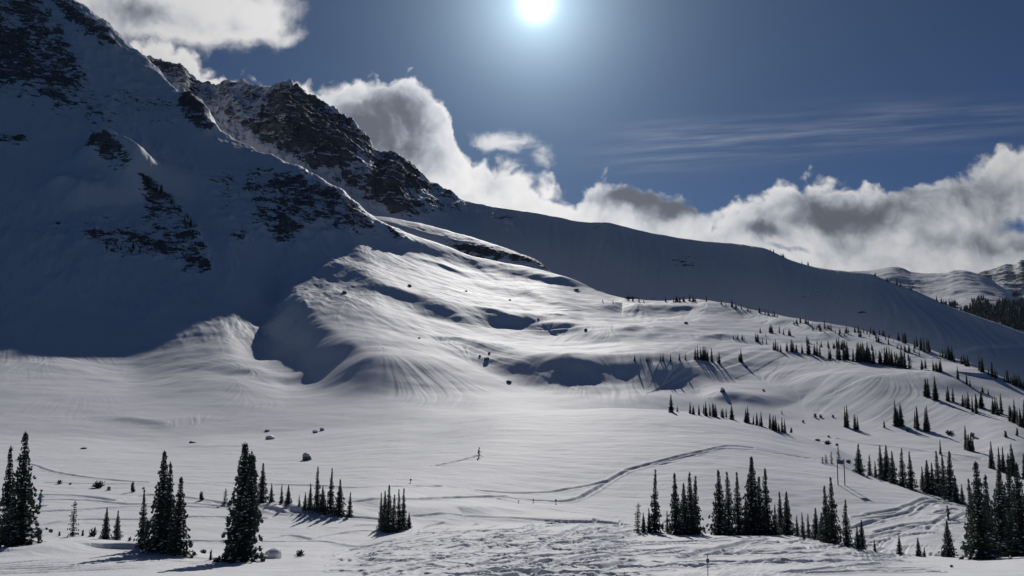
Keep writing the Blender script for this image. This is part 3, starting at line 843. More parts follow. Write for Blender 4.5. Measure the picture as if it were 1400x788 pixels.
# thin high streaks on the right
cvec = vscale(UV, 3.2, 55.0)
rot = nt.nodes.new('ShaderNodeMapping'); rot.inputs['Rotation'].default_value = (0, 0, math.radians(-4)); nt.links.new(UV, rot.inputs[0])
cir = cnoise(vscale(rot.outputs[0], 2.6, 46.0), 1.6, 7, 0.6).outputs['Fac']
cmask = total([blob(960, 195, 110, 22, 0.8, U, T), blob(1120, 185, 180, 20, 0.8, U, T), blob(1300, 160, 150, 20, 0.8, U, T), blob(880, 222, 90, 14, 0.4, U, T)])
cirrus = mathn(nt, 'MULTIPLY', mathn(nt, 'MULTIPLY', smooth(cir, 0.30, 0.82), cmask), 0.21)

# light in the clouds: brightest where thin and towards the sun, grey where thick
su, st = SUN_U, SUN_T
du = mathn(nt, 'SUBTRACT', U, su); dt = mathn(nt, 'SUBTRACT', T, st)
dist = mathn(nt, 'SQRT', mathn(nt, 'ADD', mathn(nt, 'MULTIPLY', du, du), mathn(nt, 'MULTIPLY', dt, dt)))
near = mathn(nt, 'EXPONENT', mathn(nt, 'MULTIPLY', dist, -1.9))
bright = mathn(nt, 'ADD', 0.34, mathn(nt, 'MULTIPLY', near, 0.90))
thick = total([blob(535, 172, 52, 46, 1.35, WU, WT), blob(492, 195, 40, 40, 0.9, WU, WT), blob(572, 215, 45, 24, 0.45, WU, WT),
               blob(865, 262, 60, 13, 0.9, WU, WT), blob(935, 285, 42, 15, 1.1, WU, WT), blob(790, 262, 26, 9, 0.45, WU, WT), blob(905, 272, 40, 14, 0.5, WU, WT),
               blob(1130, 288, 66, 24, 0.68, WU, WT), blob(1195, 300, 60, 22, 0.43, WU, WT), blob(1085, 268, 26, 14, 0.45, WU, WT),
               blob(1260, 285, 70, 24, 0.47, WU, WT), blob(1048, 318, 26, 11, 0.8, WU, WT), blob(1350, 262, 60, 36, 0.5, WU, WT), blob(1330, 335, 110, 16, 0.50, WU, WT),
               blob(225, 28, 60, 20, 0.45, WU, WT), blob(160, 20, 50, 24, 0.55, WU, WT), blob(320, 35, 40, 16, 0.35, WU, WT), blob(1240, 262, 30, 8, 0.4, WU, WT)])
deep = smooth(depth_in, 0.0, 0.10)
g = mathn(nt, 'ADD', mathn(nt, 'MULTIPLY', thick, mathn(nt, 'ADD', 0.35, mathn(nt, 'MULTIPLY', mid, 1.3))),
          mathn(nt, 'MULTIPLY', mathn(nt, 'SUBTRACT', mid, 0.5), 0.9))
g = mathn(nt, 'ADD', g, mathn(nt, 'MULTIPLY', mathn(nt, 'SUBTRACT', fine, 0.5), 0.5))
g = mathn(nt, 'ADD', g, mathn(nt, 'MULTIPLY', smooth(U, 0.2, 0.62), 0.14))
g = mathn(nt, 'SUBTRACT', g, mathn(nt, 'MULTIPLY', mathn(nt, 'SUBTRACT', 1.0, smooth(edge, 0.0, 0.03)), 0.35))
g = mathn(nt, 'SUBTRACT', g, mathn(nt, 'MULTIPLY', bil, 0.34))
g = mathn(nt, 'SUBTRACT', g, mathn(nt, 'MULTIPLY', bil2, 0.12))
g = smooth(g, -0.20, 1.30)
lum = mathn(nt, 'MULTIPLY', bright, mathn(nt, 'SUBTRACT', 1.0, mathn(nt, 'MULTIPLY', g, 0.82)))
lum = mathn(nt, 'MULTIPLY', lum, K * 1.0)
ccol = mixc(nt, g, (1.0, 0.99, 0.985), (0.84, 0.94, 1.14))
vm = nt.nodes.new('ShaderNodeVectorMath'); vm.operation = 'SCALE'
nt.links.new(ccol, vm.inputs[0]); nt.links.new(lum, vm.inputs['Scale'])
cbg = nt.nodes.new('ShaderNodeBackground'); nt.links.new(vm.outputs[0], cbg.inputs[0])
inv = mathn(nt, 'MULTIPLY', mathn(nt, 'MULTIPLY', mathn(nt, 'SUBTRACT', 1, bank), mathn(nt, 'SUBTRACT', 1, upper)),
            mathn(nt, 'MULTIPLY', mathn(nt, 'SUBTRACT', 1, wisp), mathn(nt, 'SUBTRACT', 1, cirrus)))
cover = mathn(nt, 'MULTIPLY', mathn(nt, 'SUBTRACT', 1.0, inv, clamp=True), smooth(sep.outputs[1], 0.1, 0.3))

# the sun's disc and its aureole
vd = nt.nodes.new('ShaderNodeVectorMath'); vd.operation = 'DOT_PRODUCT'
vnm = nt.nodes.new('ShaderNodeVectorMath'); vnm.operation = 'NORMALIZE'; nt.links.new(tc.outputs['Generated'], vnm.inputs[0])
nt.links.new(vnm.outputs[0], vd.inputs[0]); vd.inputs[1].default_value = SUN_DIR
ang = mathn(nt, 'MULTIPLY', mathn(nt, 'ARCCOSINE', mathn(nt, 'MINIMUM', vd.outputs['Value'], 0.9999999)), 180 / math.pi)
gl = total([mathn(nt, 'MULTIPLY', mathn(nt, 'EXPONENT', mathn(nt, 'MULTIPLY', mathn(nt, 'MULTIPLY', ang, ang), -1 / (0.9 * 0.9))), 2.4),
            mathn(nt, 'MULTIPLY', mathn(nt, 'EXPONENT', mathn(nt, 'MULTIPLY', ang, -1 / 2.9)), 1.35),
            mathn(nt, 'MULTIPLY', mathn(nt, 'EXPONENT', mathn(nt, 'MULTIPLY', ang, -1 / 13.0)), 0.17)])
gbg = nt.nodes.new('ShaderNodeBackground'); gbg.inputs[0].default_value = (0.66, 0.87, 1.0, 1)
nt.links.new(mathn(nt, 'MULTIPLY', gl, K), gbg.inputs[1])
add = nt.nodes.new('ShaderNodeAddShader'); nt.links.new(bg.outputs[0], add.inputs[0]); nt.links.new(gbg.outputs[0], add.inputs[1])
mx = nt.nodes.new('ShaderNodeMixShader'); nt.links.new(cover, mx.inputs[0]); nt.links.new(add.outputs[0], mx.inputs[1]); nt.links.new(cbg.outputs[0], mx.inputs[2])
nt.links.new(mx.outputs[0], out.inputs[0])
W.cycles.sampling_method = 'MANUAL'; W.cycles.sample_map_resolution = 2048

S.view_settings.view_transform = 'Standard'; S.view_settings.look = 'None'
S.view_settings.exposure = EXPO; S.view_settings.gamma = 1.0
S.render.engine = 'CYCLES'
S.cycles.use_denoising = True
S.cycles.max_bounces = 5; S.cycles.diffuse_bounces = 1; S.cycles.glossy_bounces = 2
S.cycles.transparent_max_bounces = 6
S.cycles.caustics_reflective = False; S.cycles.caustics_refractive = False
# ------------------------------------------------------------------ materials of the things
def plain(name, col, rough=0.7, var=0.25, scale=3.0, metallic=0.0):
    m, nt, b = new_mat(name)
    tc = N(nt, 'ShaderNodeTexCoord')
    n = noise_tex(nt, tc.outputs['Object'], scale, 5, 0.6)
    lo = tuple(c * (1 - var) for c in col); hi = tuple(min(1, c * (1 + var)) for c in col)
    nt.links.new(mixc(nt, n, lo, hi), b.inputs['Base Color'])
    b.inputs['Roughness'].default_value = rough; b.inputs['Metallic'].default_value = metallic
    b.inputs['Specular IOR Level'].default_value = 0.3
    return m

NEEDLE = plain('fir_needles', (0.052, 0.072, 0.058), 0.75, 0.5, 2.5)
BARK = plain('fir_bark', (0.065, 0.05, 0.042), 0.9, 0.4, 6)
SNOWLOAD = plain('snow_load', (0.74, 0.76, 0.80), 0.7, 0.08, 3)
STONE = plain('stone', (0.12, 0.115, 0.11), 0.9, 0.5, 2.0)

def mesh_from(name, verts, faces, mats, mi=None, smooth=False):
    me = bpy.data.meshes.new(name)
    me.from_pydata(verts, [], faces)
    for m in mats: me.materials.append(m)
    if mi is not None: me.polygons.foreach_set('material_index', np.array(mi, dtype=np.int32))
    if smooth: me.polygons.foreach_set('use_smooth', np.ones(len(me.polygons), dtype=bool))
    me.update()
    return me

def tube_rings(verts, faces, pts, rad, seg=6):
    """tapered tube through pts"""
    base = len(verts)
    for i, p in enumerate(pts):
        a = pts[max(i - 1, 0)]; b = pts[min(i + 1, len(pts) - 1)]
        d = (Vector(b) - Vector(a)).normalized()
        s = d.cross(Vector((0, 0, 1)) if abs(d.z) < 0.9 else Vector((1, 0, 0))).normalized(); t = s.cross(d)
        for k in range(seg):
            an = 2 * math.pi * k / seg
            verts.append(tuple(Vector(p) + (s * math.cos(an) + t * math.sin(an)) * rad[i]))
    for i in range(len(pts) - 1):
        for k in range(seg):
            a = base + i * seg + k; b = base + i * seg + (k + 1) % seg
            faces.append((a, b, b + seg, a + seg))
    faces.append(tuple(base + (len(pts) - 1) * seg + k for k in range(seg)))
    faces.append(tuple(base + k for k in reversed(range(seg))))

def fir_meshes(tag, seed, H=8.0, R=1.15, spire=0.62, dens=1.0, ragged=0.25, lean=0.0, snow=0.4, skirt=1.0, forks=()):
    """trunk, crown and snow-load meshes of one subalpine fir, its foot at the origin"""
    r = random.Random(seed)
    def axis(h):
        f = h / H
        return Vector((lean * f * f * H + 0.05 * math.sin(3 * f + seed), 0.05 * math.sin(4 * f + seed * 2), h))
    tv, tf = [], []
    tube_rings(tv, tf, [axis(h) for h in np.linspace(-0.3, H * 0.985, 12)], [0.16 * H / 8 * (1 - 0.93 * i / 11) + 0.008 for i in range(12)], 7)
    cv, cf, mi = [], [], []
    def spray(p, d, up, ln, w):
        """a flat fan of needles: several narrow blades either side of a twig"""
        side = d.cross(up)
        if side.length < 1e-4: side = Vector((1, 0, 0))
        side.normalize()
        tip = p + d * ln
        b = len(cv)
        cv.extend([tuple(p - side * w * 0.25), tuple(p + side * w * 0.25), tuple(p + d * ln * 0.6 + side * w * 0.5 - up * 0.03), tuple(tip), tuple(p + d * ln * 0.6 - side * w * 0.5 - up * 0.03)])
        cf.append((b, b + 1, b + 2, b + 3, b + 4)); mi.append(0)
    def lump(p, rx, ry, rz, ang):
        """a flattened pad of snow lying on a bough"""
        b = len(cv); seg = 6
        ca, sa = math.cos(ang), math.sin(ang)
        for j, (zz, rr) in enumerate(((0.0, 1.0), (0.7, 0.62))):
            for k in range(seg):
                an = 2 * math.pi * k / seg
                x = math.cos(an) * rx * rr * r.uniform(0.75, 1.15); y = math.sin(an) * ry * rr * r.uniform(0.75, 1.15)
                cv.append((p.x + ca * x - sa * y, p.y + sa * x + ca * y, p.z + zz * rz))
        cv.append((p.x, p.y, p.z + rz))
        for k in range(seg):
            k2 = (k + 1) % seg
            cf.append((b + k, b + k2, b + seg + k2, b + seg + k)); mi.append(1)
            cf.append((b + seg + k, b + seg + k2, b + 2 * seg)); mi.append(1)
        cf.append(tuple(b + k for k in reversed(range(seg)))); mi.append(1)
    def whorl(c, L, f, n):
        off = r.uniform(0, 6.28)
        for k in range(n):
            az = off + 6.2832 * k / n + r.uniform(-0.35, 0.35)
            ln = L * r.uniform(1 - ragged, 1 + ragged * 0.7)
            droop = 0.55 - 0.75 * f + r.uniform(-0.15, 0.15)          # lower limbs hang, the top ones rise
            out = Vector((math.cos(az), math.sin(az), 0))
            prev = c.copy(); steps = 3 if ln > 0.35 else 2
            for sg in range(steps):
                q = (sg + 1) / steps
                pt = c + out * ln * q + Vector((0, 0, -droop * ln * (q - 0.45 * q * q) + r.uniform(-0.03, 0.03)))
                d = (pt - prev)
                if d.length < 1e-4: continue
                seglen = d.length; d.normalize()
                side = d.cross(Vector((0, 0, 1))); side.normalize()
                w = 0.10 + 0.24 * min(ln, 1.0)
                spray(prev, d, Vector((0, 0, 1)), seglen * 1.3, w * (1.1 - 0.4 * q))
                for sgn in (-1, 1):
                    dd = (d * 0.75 + side * sgn * r.uniform(0.5, 0.9) + Vector((0, 0, r.uniform(-0.35, 0.1)))).normalized()
                    spray(prev + d * seglen * r.uniform(0.2, 0.8), dd, Vector((0, 0, 1)), (0.10 + 0.36 * ln * (1.1 - q)) * r.uniform(0.7, 1.2), w * 0.6)
                dd = (d * 0.5 + Vector((0, 0, -0.9))).normalized()      # hanging twigs close the crown when seen from the side
                spray(prev + d * seglen * r.uniform(0.1, 0.9), dd, side, (0.11 + 0.19 * ln) * r.uniform(0.7, 1.3), w * 0.8)
                dd = (d * 0.5 + Vector((0, 0, 0.8))).normalized()
                spray(prev + d * seglen * 0.5, dd, side, 0.16 * r.uniform(0.7, 1.3), w * 0.5)
                for _ in range(1):
                    if sg > 0 and f < 0.8 and r.random() < snow * 0.75:
                        t = r.uniform(0.1, 1.0)
                        lump(prev.lerp(pt, t) + side * r.uniform(-0.5, 0.5) * w + Vector((0, 0, 0.02)), seglen * r.uniform(0.3, 0.62), w * r.uniform(0.25, 0.5), r.uniform(0.03, 0.09), az + r.uniform(-0.5, 0.5))
                prev = pt
    def grow(h0, h1, Rb, ax, topf):
        h = h0
        while h < h1 - 0.12:
            f = (h - h0) / (h1 - h0)
            L = Rb * ((1 - f) ** spire) * (0.72 + 0.28 * math.sin(h * 2.6 + seed) ** 2) + 0.09
            if f < 0.10: L *= skirt
            n = max(4, int(round((5 + 4.5 * (1 - f)) * dens)))
            whorl(ax(h), L, f * topf + (1 - topf) * 0.3, n)
            h += (0.20 + 0.06 * (1 - f)) / dens * r.uniform(0.8, 1.2)
        for k in range(5):
            c = ax(h1 - 0.35 + 0.07 * k)
            az = r.uniform(0, 6.28)
            spray(c, Vector((math.cos(az) * 0.5, math.sin(az) * 0.5, 0.8)).normalized(), Vector((0, 0, 1)), 0.2, 0.1)
        spray(ax(h1 - 0.3), Vector((0, 0, 1)), Vector((1, 0, 0)), 0.42, 0.08)
        spray(ax(h1 - 0.3), Vector((0, 0, 1)), Vector((0, 1, 0)), 0.42, 0.08)
    grow(0.12, H, R, axis, 1.0)
    for fx, fy, fh in forks:                                    # extra leaders growing beside the main stem
        o = Vector((fx, fy, 0)); h0 = fh * 0.35
        ax2 = lambda h, o=o: axis(min(h, H)) * 1.0 + o * min(1.0, 0.3 + 0.7 * h / H)
        grow(h0, fh, R * 0.5, ax2, 1.0)
        tube_rings(tv, tf, [ax2(h) for h in np.linspace(h0 * 0.6, fh * 0.98, 6)], [0.07, 0.06, 0.05, 0.035, 0.02, 0.01], 5)
    T = mesh_from('trunk', [tuple(v) for v in tv], tf, [BARK], smooth=True)
    Cm = mesh_from('crown', cv, cf, [NEEDLE, SNOWLOAD], mi)
    return T, Cm

NEAR = [fir_meshes('a', 1, 8, 1.55, 1.30, 0.92, 0.36, snow=0.30, skirt=1.15),
        fir_meshes('b', 2, 8, 1.20, 1.25, 0.92, 0.42, snow=0.24, lean=0.02),
        fir_meshes('c', 3, 8, 1.05, 1.10, 0.85, 0.46, snow=0.30, lean=-0.015),
        fir_meshes('d', 4, 8, 1.6, 1.15, 1.0, 0.34, snow=0.42),
        fir_meshes('e', 5, 8, 1.3, 1.45, 0.85, 0.48, snow=0.24, lean=0.01)]
BIGFIR = fir_meshes('f', 12, 8, 1.45, 0.85, 1.1, 0.34, snow=0.62, skirt=1.1, forks=((0.5, 0.1, 7.4), (0.85, -0.15, 6.6), (0.25, 0.5, 7.1)))
SCRAG = [fir_meshes('g', 21, 8, 1.3, 0.55, 0.55, 0.6, lean=0.04, snow=0.06), fir_meshes('h', 22, 8, 1.1, 0.45, 0.6, 0.65, lean=-0.05, snow=0.08)]

def far_fir(seed, H=8.0, R=1.0, spire=0.9):
    """one mesh: stem, ragged boughs; for trees a few pixels tall"""
    r = random.Random(seed)
    v, f, mi = [], [], []
    tube_rings(v, f, [(0, 0, -0.4), (0, 0, H * 0.5), (0, 0, H * 0.97)], [0.15, 0.09, 0.02], 5)
    mi += [1] * len(f)
    h = 0.15
    while h < H:
        q = h / H
        L = R * (1 - q) ** spire * r.uniform(0.75, 1.2) + 0.06
        n = 6 if q < 0.6 else 5
        o = r.uniform(0, 6.28)
        for k in range(n):
            a = o + 6.283 * k / n + r.uniform(-0.3, 0.3); l = L * r.uniform(0.7, 1.15)
            d = Vector((math.cos(a), math.sin(a), 0)); s = Vector((-d.y, d.x, 0))
            w = 0.30 * l + 0.10
            b = len(v)
            dr = (0.45 - 0.6 * q) * l
            v.extend([tuple(Vector((0, 0, h + 0.16))), tuple(d * l * 0.55 + s * w + Vector((0, 0, h - dr * 0.6))), tuple(d * l + Vector((0, 0, h - dr))), tuple(d * l * 0.55 - s * w + Vector((0, 0, h - dr * 0.6))),
                      tuple(d * l * 0.5 + Vector((0, 0, h - dr * 0.5 - 0.30)))])
            f.extend([(b, b + 1, b + 2, b + 3), (b, b + 4, b + 2)]); mi.extend([0, 0])
            if r.random() < 0.05:
                b2 = len(v)
                c = d * l * 0.7 + Vector((0, 0, h - dr * 0.75 + 0.05)); e = 0.18
                v.extend([tuple(c + s * e), tuple(c + d * e), tuple(c - s * e), tuple(c - d * e), tuple(c + Vector((0, 0, 0.14)))])
                f.extend([(b2, b2 + 1, b2 + 4), (b2 + 1, b2 + 2, b2 + 4), (b2 + 2, b2 + 3, b2 + 4), (b2 + 3, b2, b2 + 4)]); mi.extend([2] * 4)
        h += 0.33
    return mesh_from('far_fir', v, f, [NEEDLE, BARK, SNOWLOAD], mi)
FAR = [far_fir(31, 8, 1.1, 1.0), far_fir(32, 8, 1.35, 1.05), far_fir(33, 8, 0.95, 0.9), far_fir(34, 8, 1.2, 1.15), far_fir(35, 8, 1.5, 0.95)]

ORD = ['first', 'second', 'third', 'fourth', 'fifth', 'sixth', 'seventh', 'eighth', 'ninth', 'tenth', 'eleventh', 'twelfth', 'thirteenth', 'fourteenth', 'fifteenth', 'sixteenth', 'seventeenth', 'eighteenth', 'nineteenth', 'twentieth']
rt = random.Random(99)

def put_near(px, base, top, meshes, label, group, wide=1.0, sink=0.12, name='fir_tree', rz=None):
    p = bowl.hit(px, base, ymin=30)
    dep = p.y * CP + p.z * SP
    h = (base - top) * dep / F
    e = bpy.data.objects.new(name, None); COL.objects.link(e)
    e.empty_display_size = 0.5
    e.location = (p.x, p.y, p.z - sink); s = h / 8.0
    e.scale = (s * wide, s * wide, s); e.rotation_euler = (0, 0, rt.uniform(0, 6.28) if rz is None else rz)
    e['label'] = label; e['category'] = 'tree'
    if group: e['group'] = group
    T, Cm = meshes
    for nm, me in (('trunk', T), ('crown', Cm)):
        o = bpy.data.objects.new(nm, me); COL.objects.link(o); o.parent = e
    return e

FARLIST = []
def put_far(px, base, hpx, label, group, wide=1.0, sheet=None, ymin=30):
    sh = sheet or bowl
    p = sh.hit(px, base, ymin=ymin)
    s = hpx * (p.y * CP + p.z * SP) / F / 8.0
    FARLIST.append((hpx, p, s, wide, label, group, rt.choice(FAR), rt.uniform(0, 6.28)))

def plant_far(limit):
    """the largest ones each a tree of its own; the specks left over along the skylines one mass"""
    FARLIST.sort(key=lambda a: -a[0])
    for hpx, p, s, wide, label, group, me, rz in FARLIST[:limit]:
        o = bpy.data.objects.new('fir_tree', me); COL.objects.link(o)
        o.location = (p.x, p.y, p.z - 0.15); o.scale = (s * wide, s * wide, s); o.rotation_euler = (0, 0, rz)
        o['label'] = label; o['category'] = 'tree'; o['group'] = group
    v, f, mi = [], [], []
    for hpx, p, s, wide, label, group, me, rz in FARLIST[limit:]:
        c, sn = math.cos(rz), math.sin(rz); b = len(v)
        for q in me.vertices:
            x, y, z = q.co; x *= s * wide; y *= s * wide
            v.append((p.x + c * x - sn * y, p.y + sn * x + c * y, p.z - 0.15 + z * s))
        for q in me.polygons:
            f.append(tuple(b + i for i in q.vertices)); mi.append(q.material_index)
    if v:
        o = bpy.data.objects.new('distant_firs', mesh_from('distant_firs', v, f, [NEEDLE, BARK, SNOWLOAD], mi)); COL.objects.link(o)
        o['kind'] = 'stuff'; o['label'] = 'speckle of tiny dark firs along the far skylines'; o['category'] = 'trees'

# ---- the foreground firs, one by one: (x, foot, top, width, mesh, label, group)
g1 = 'firs at the foreground edge'
FG = [
    (8, 744, 610, 0.95, NEAR[1], 'slim tall fir at the very left edge, beside a slightly taller wider fir', g1),
    (26, 745, 591, 1.15, NEAR[0], 'tallest fir left of the skier in green, wide skirted with a thin spire top', g1),
    (99, 734, 684, 0.9, SCRAG[0], 'scraggly thin little fir with sparse boughs, right of the skier in green', g1),
    (144, 738, 693, 1.0, NEAR[3], 'short bushy fir, the left one of two equal small firs on the snow bank', g1),
    (160, 738, 697, 1.1, NEAR[0], 'short bushy fir, the right one of two equal small firs on the snow bank', g1),
    (194, 745, 669, 1.0, NEAR[4], 'lower fir standing just left of the tall dark clump with the long shadow', g1),
    (219, 750, 617, 1.05, NEAR[3], 'tallest fir of the dark clump casting a long shadow on the left snow bank', g1),
    (229, 752, 632, 0.95, NEAR[1], 'second tallest fir of the dark clump casting the long shadow, set behind the others', g1),
    (243, 757, 652, 1.15, NEAR[0], 'lowest front fir on the right side of the dark clump with the long shadow', g1),
    (329, 767, 606, 1.06, BIGFIR, 'large snow-laden fir with several leaders beside the snow-capped boulder', g1),
    (307, 690, 667, 1.2, SCRAG[1], 'tiny fir sapling peeking out left of the large snow-laden fir', g1),
]
g2 = 'firs on the low rise behind the boulder'
for i, (x, b, t, w) in enumerate([(358, 687, 633, 1.1), (371, 687, 660, 1.3), (385, 688, 661, 1.1), (394, 689, 662, 1.2), (409, 692, 675, 1.1), (417, 697, 672, 1.1), (424, 697, 660, 1.1), (434, 698, 638, 1.0), (441, 700, 664, 1.2), (452, 701, 640, 1.0), (464, 704, 655, 1.2), (478, 707, 672, 1.1)]):
    extra = {0: 'tallest and leftmost fir', 7: 'tall fir in the middle of the trees', 9: 'tall lone-topped fir right of the middle', 11: 'small rightmost fir'}.get(i, ORD[i] + ' fir from the left')
    FG.append((x, b, t, w, NEAR[i % 5], extra + ' on the low rise behind the boulder', g2))
g3 = 'tight clump of firs in the middle foreground'
for i, (x, b, t, w) in enumerate([(521, 722, 673, 0.8), (526, 726, 671, 0.9), (531, 728, 663, 0.9), (538, 728, 676, 1.1), (545, 727, 669, 0.9), (551, 724, 667, 0.9), (559, 722, 700, 1.3)]):
    extra = {2: 'tallest fir', 6: 'lowest bush-like fir at the right end'}.get(i, ORD[i] + ' fir from the left')
    FG.append((x, b, t, w, NEAR[(i * 2 + 1) % 5], extra + ' of the tight clump in the middle foreground', g3))
g4 = 'left cluster of firs on the right-hand knoll'
for i, (x, b, t, w) in enumerate([(872, 728, 687, 0), (880, 728, 700, 1.0), (888, 728, 694, 1.1), (896, 728, 642, 0.95), (912, 728, 698, 1.1), (924, 731, 647, 0.95), (936, 731, 661, 0.95), (945, 731, 646, 1.05), (951, 731, 651, 1.15)]):
    if i == 0:
        FG.append((x, b, t, 1.0, SCRAG[0], 'crooked sparse little fir at the left end of the right-hand knoll', g4)); continue
    extra = {3: 'tallest slender fir'}.get(i, ORD[i] + ' fir from the left')
    FG.append((x, b, t, w, NEAR[(i * 3) % 5], extra + ' in the left cluster on the right-hand knoll', g4))
g5 = 'central cluster of firs on the right-hand knoll'
for i, (x, b, t, w) in enumerate([(984, 732, 643, 1.15), (997, 732, 646, 1.05), (1010, 732, 646, 1.0), (1020, 732, 684, 1.2), (1030, 732, 625, 1.0), (1040, 732, 652, 1.1), (1050, 732, 641, 1.05), (1060, 732, 690, 1.2), (1068, 732, 672, 0.95), (1077, 732, 672, 1.0)]):
    extra = {4: 'tallest fir'}.get(i, ORD[i] + ' fir from the left')
    FG.append((x, b, t, w, NEAR[(i * 2) % 5], extra + ' in the dense central cluster on the right-hand knoll', g5))
g6 = 'right cluster of firs on the right-hand knoll'
for i, (x, b, t, w) in enumerate([(1090, 734, 704, 1.1), (1098, 735, 700, 1.1), (1106, 736, 702, 1.1), (1116, 738, 694, 1.2), (1124, 740, 700, 1.1), (1131, 742, 664, 1.0), (1140, 744, 653, 1.1), (1158, 748, 683, 1.1), (1173, 751, 719, 1.3), (1179, 751, 710, 1.0), (1196, 754, 736, 1.3)]):
    extra = {6: 'tallest fir', 10: 'tiny rightmost fir'}.get(i, ORD[i] + ' fir from the left')
    FG.append((x, b, t, w, NEAR[(i * 3 + 1) % 5], extra + ' in the cluster down the right end of the knoll', g6))
g7 = 'firs near the lower right corner'
FG += [
    (1230, 758, 730, 1.1, NEAR[0], 'small lone fir right of the knoll, left of two squat firs', g7),
    (1256, 761, 734, 1.1, NEAR[3], 'squat fir, taller one of a touching small pair near the lower right corner', g7),
    (1264, 762, 746, 1.4, NEAR[4], 'squat fir, lower one of a touching small pair near the lower right corner', g7),
    (1297, 762, 712, 1.25, NEAR[3], 'bushy medium fir directly below the dark skier on the right', g7),
    (1330, 752, 656, 0.9, NEAR[2], 'thin fir half hidden left of the big snowy fir at the right edge', g7),
    (1342, 765, 632, 1.1, NEAR[0], 'big snowy fir, leftmost of the tall trees at the lower right corner', g7),
    (1354, 764, 650, 1.0, NEAR[1], 'tall fir tucked right behind the big snowy fir at the lower right corner', g7),
    (1372, 757, 644, 1.15, NEAR[3], 'broad fir in the middle of the tall trees at the lower right corner', g7),
    (1386, 757, 629, 1.1, NEAR[4], 'tallest fir of the trees at the lower right corner, near the view edge', g7),
    (1398, 760, 634, 1.1, NEAR[0], 'tall fir cut off by the right edge of the view', g7),
]
g8 = 'firs along the rim of the smooth dome'
RIM = [(1175, 648, 607, 1.3), (1189, 651, 622, 1.2), (1197, 653, 630, 1.1), (1205, 655, 609, 1.1), (1213, 658, 609, 1.0), (1221, 662, 617, 1.1), (1235, 665, 613, 1.1), (1246, 669, 618, 1.15), (1262, 671, 638, 1.1), (1269, 674, 629, 1.1),
       (1276, 676, 633, 1.0), (1284, 678, 617, 1.0), (1291, 680, 622, 1.15), (1300, 684, 617, 1.2), (1307, 687, 650, 1.0), (1316, 690, 662, 1.1)]
for i, (x, b, t, w) in enumerate(RIM):
    extra = {0: 'broad leftmost fir'}.get(i, ORD[i] + ' fir from the left')
    FG.append((x, b, t, w, NEAR[(i * 2) % 5], extra + ' in the row down the rim of the smooth dome', g8))
FG.append((1147, 634, 611, 1.0, SCRAG[0], 'thin little snag of a fir standing behind the blue trail banner', g8))
for i, (x, b, t, w) in enumerate([(1125, 634, 624, 1.8), (1130, 634, 621, 1.5), (1137, 635, 617, 1.1)]):
    FG.append((x, b, t, w, SCRAG[i % 2], ['low shrub-like fir at the left end', 'low dark fir in the middle', 'bent twiggy sapling at the right end'][i] + ' of the scrub beside the blue banner', g8))
for x, b, t, w, me, lab, grp in FG:
    put_near(x, b, t, me, lab, grp, w)

# ---- rows of smaller firs on the slopes: foot line, count, height range
def row(line, n, h0, h1, where, group, cluster=0.0, wide=1.15, jitter=1.5, sheet=None, ymin=30, shared=None):
    """n firs along a foot line, each labelled by its place in the row; rows nobody could count share one label"""
    L = dense(line, 200)
    qs = []
    while len(qs) < n:
        q = rt.random()
        if cluster and noise2(np.array([q * 14 + len(where)]), np.array([3.3]), 7)[0] < cluster * rt.uniform(-1, 0.6) : continue
        qs.append(q)
    qs.sort()
    hs = [h0 + (h1 - h0) * rt.random() ** 1.3 for _ in qs]
    tall = max(range(n), key=lambda i: hs[i])
    hs[tall] = h1
    for i, q in enumerate(qs):
        x, y = L[int(q * 199)]
        if shared: lab = shared
        elif i == tall: lab = 'tallest dark fir ' + where
        elif i == n - 1: lab = 'rightmost dark fir ' + where
        else: lab = ORD[i] + ' dark fir from the left ' + where
        put_far(x + rt.uniform(-1, 1), y + rt.uniform(-jitter, jitter) * 0.6, hs[i], lab, group, wide * rt.uniform(0.85, 1.25), sheet, ymin)

row([(915, 563), (945, 566), (1000, 573), (1040, 583), (1075, 593)], 46, 11, 26, '', 'firs along the upper edge of the smooth dome', 0.3, 1.15, 2, shared='dark fir in the dense row along the upper edge of the smooth dome')
row([(866, 493), (905, 494), (938, 492)], 13, 5, 12, 'in the sparse row above the round hollow', 'sparse firs above the round hollow', 0.4, 1.2)
row([(944, 491), (968, 493), (987, 499)], 14, 10, 20, 'in the thick clump right of the hollow', 'thick clump of firs right of the hollow', 0, 1.2)
row([(1007, 491), (1018, 497)], 5, 9, 18, 'in the little clump right of the thick clump', 'little clump of firs on the mid slope', 0, 1.2)
row([(1003, 463), (1022, 466)], 7, 5, 9, 'in the low patch high on the mid slope', 'low patch of firs on the mid slope', 0, 1.3)
row([(1033, 466), (1048, 472)], 6, 7, 13, 'in the patch just right of the low patch', 'second low patch of firs on the mid slope', 0, 1.3)
row([(1040, 455), (1062, 456), (1082, 459)], 12, 8, 14, 'in the clump below the near skyline', 'clump of firs below the near skyline', 0, 1.2)
row([(1058, 478), (1070, 482)], 5, 11, 16, 'in the squat clump before the long belt', 'squat clump of firs before the long belt', 0, 1.3)
row([(1075, 480), (1100, 483), (1126, 488)], 13, 12, 19, 'at the left end of the long belt', 'left end of the long belt of firs', 0.3, 1.2)
BELT = 'dark fir in the long belt casting shadow stripes down the slope'
row([(1132, 490), (1165, 493), (1210, 498), (1241, 504)], 60, 14, 28, '', 'long belt of firs casting shadow stripes', 0.4, 1.15, 2.5, shared=BELT)
row([(1120, 475), (1150, 476), (1185, 484), (1220, 492)], 18, 9, 16, 'in the thin row just above the long belt', 'thin row of firs above the long belt', 0.4, 1.2, 3)
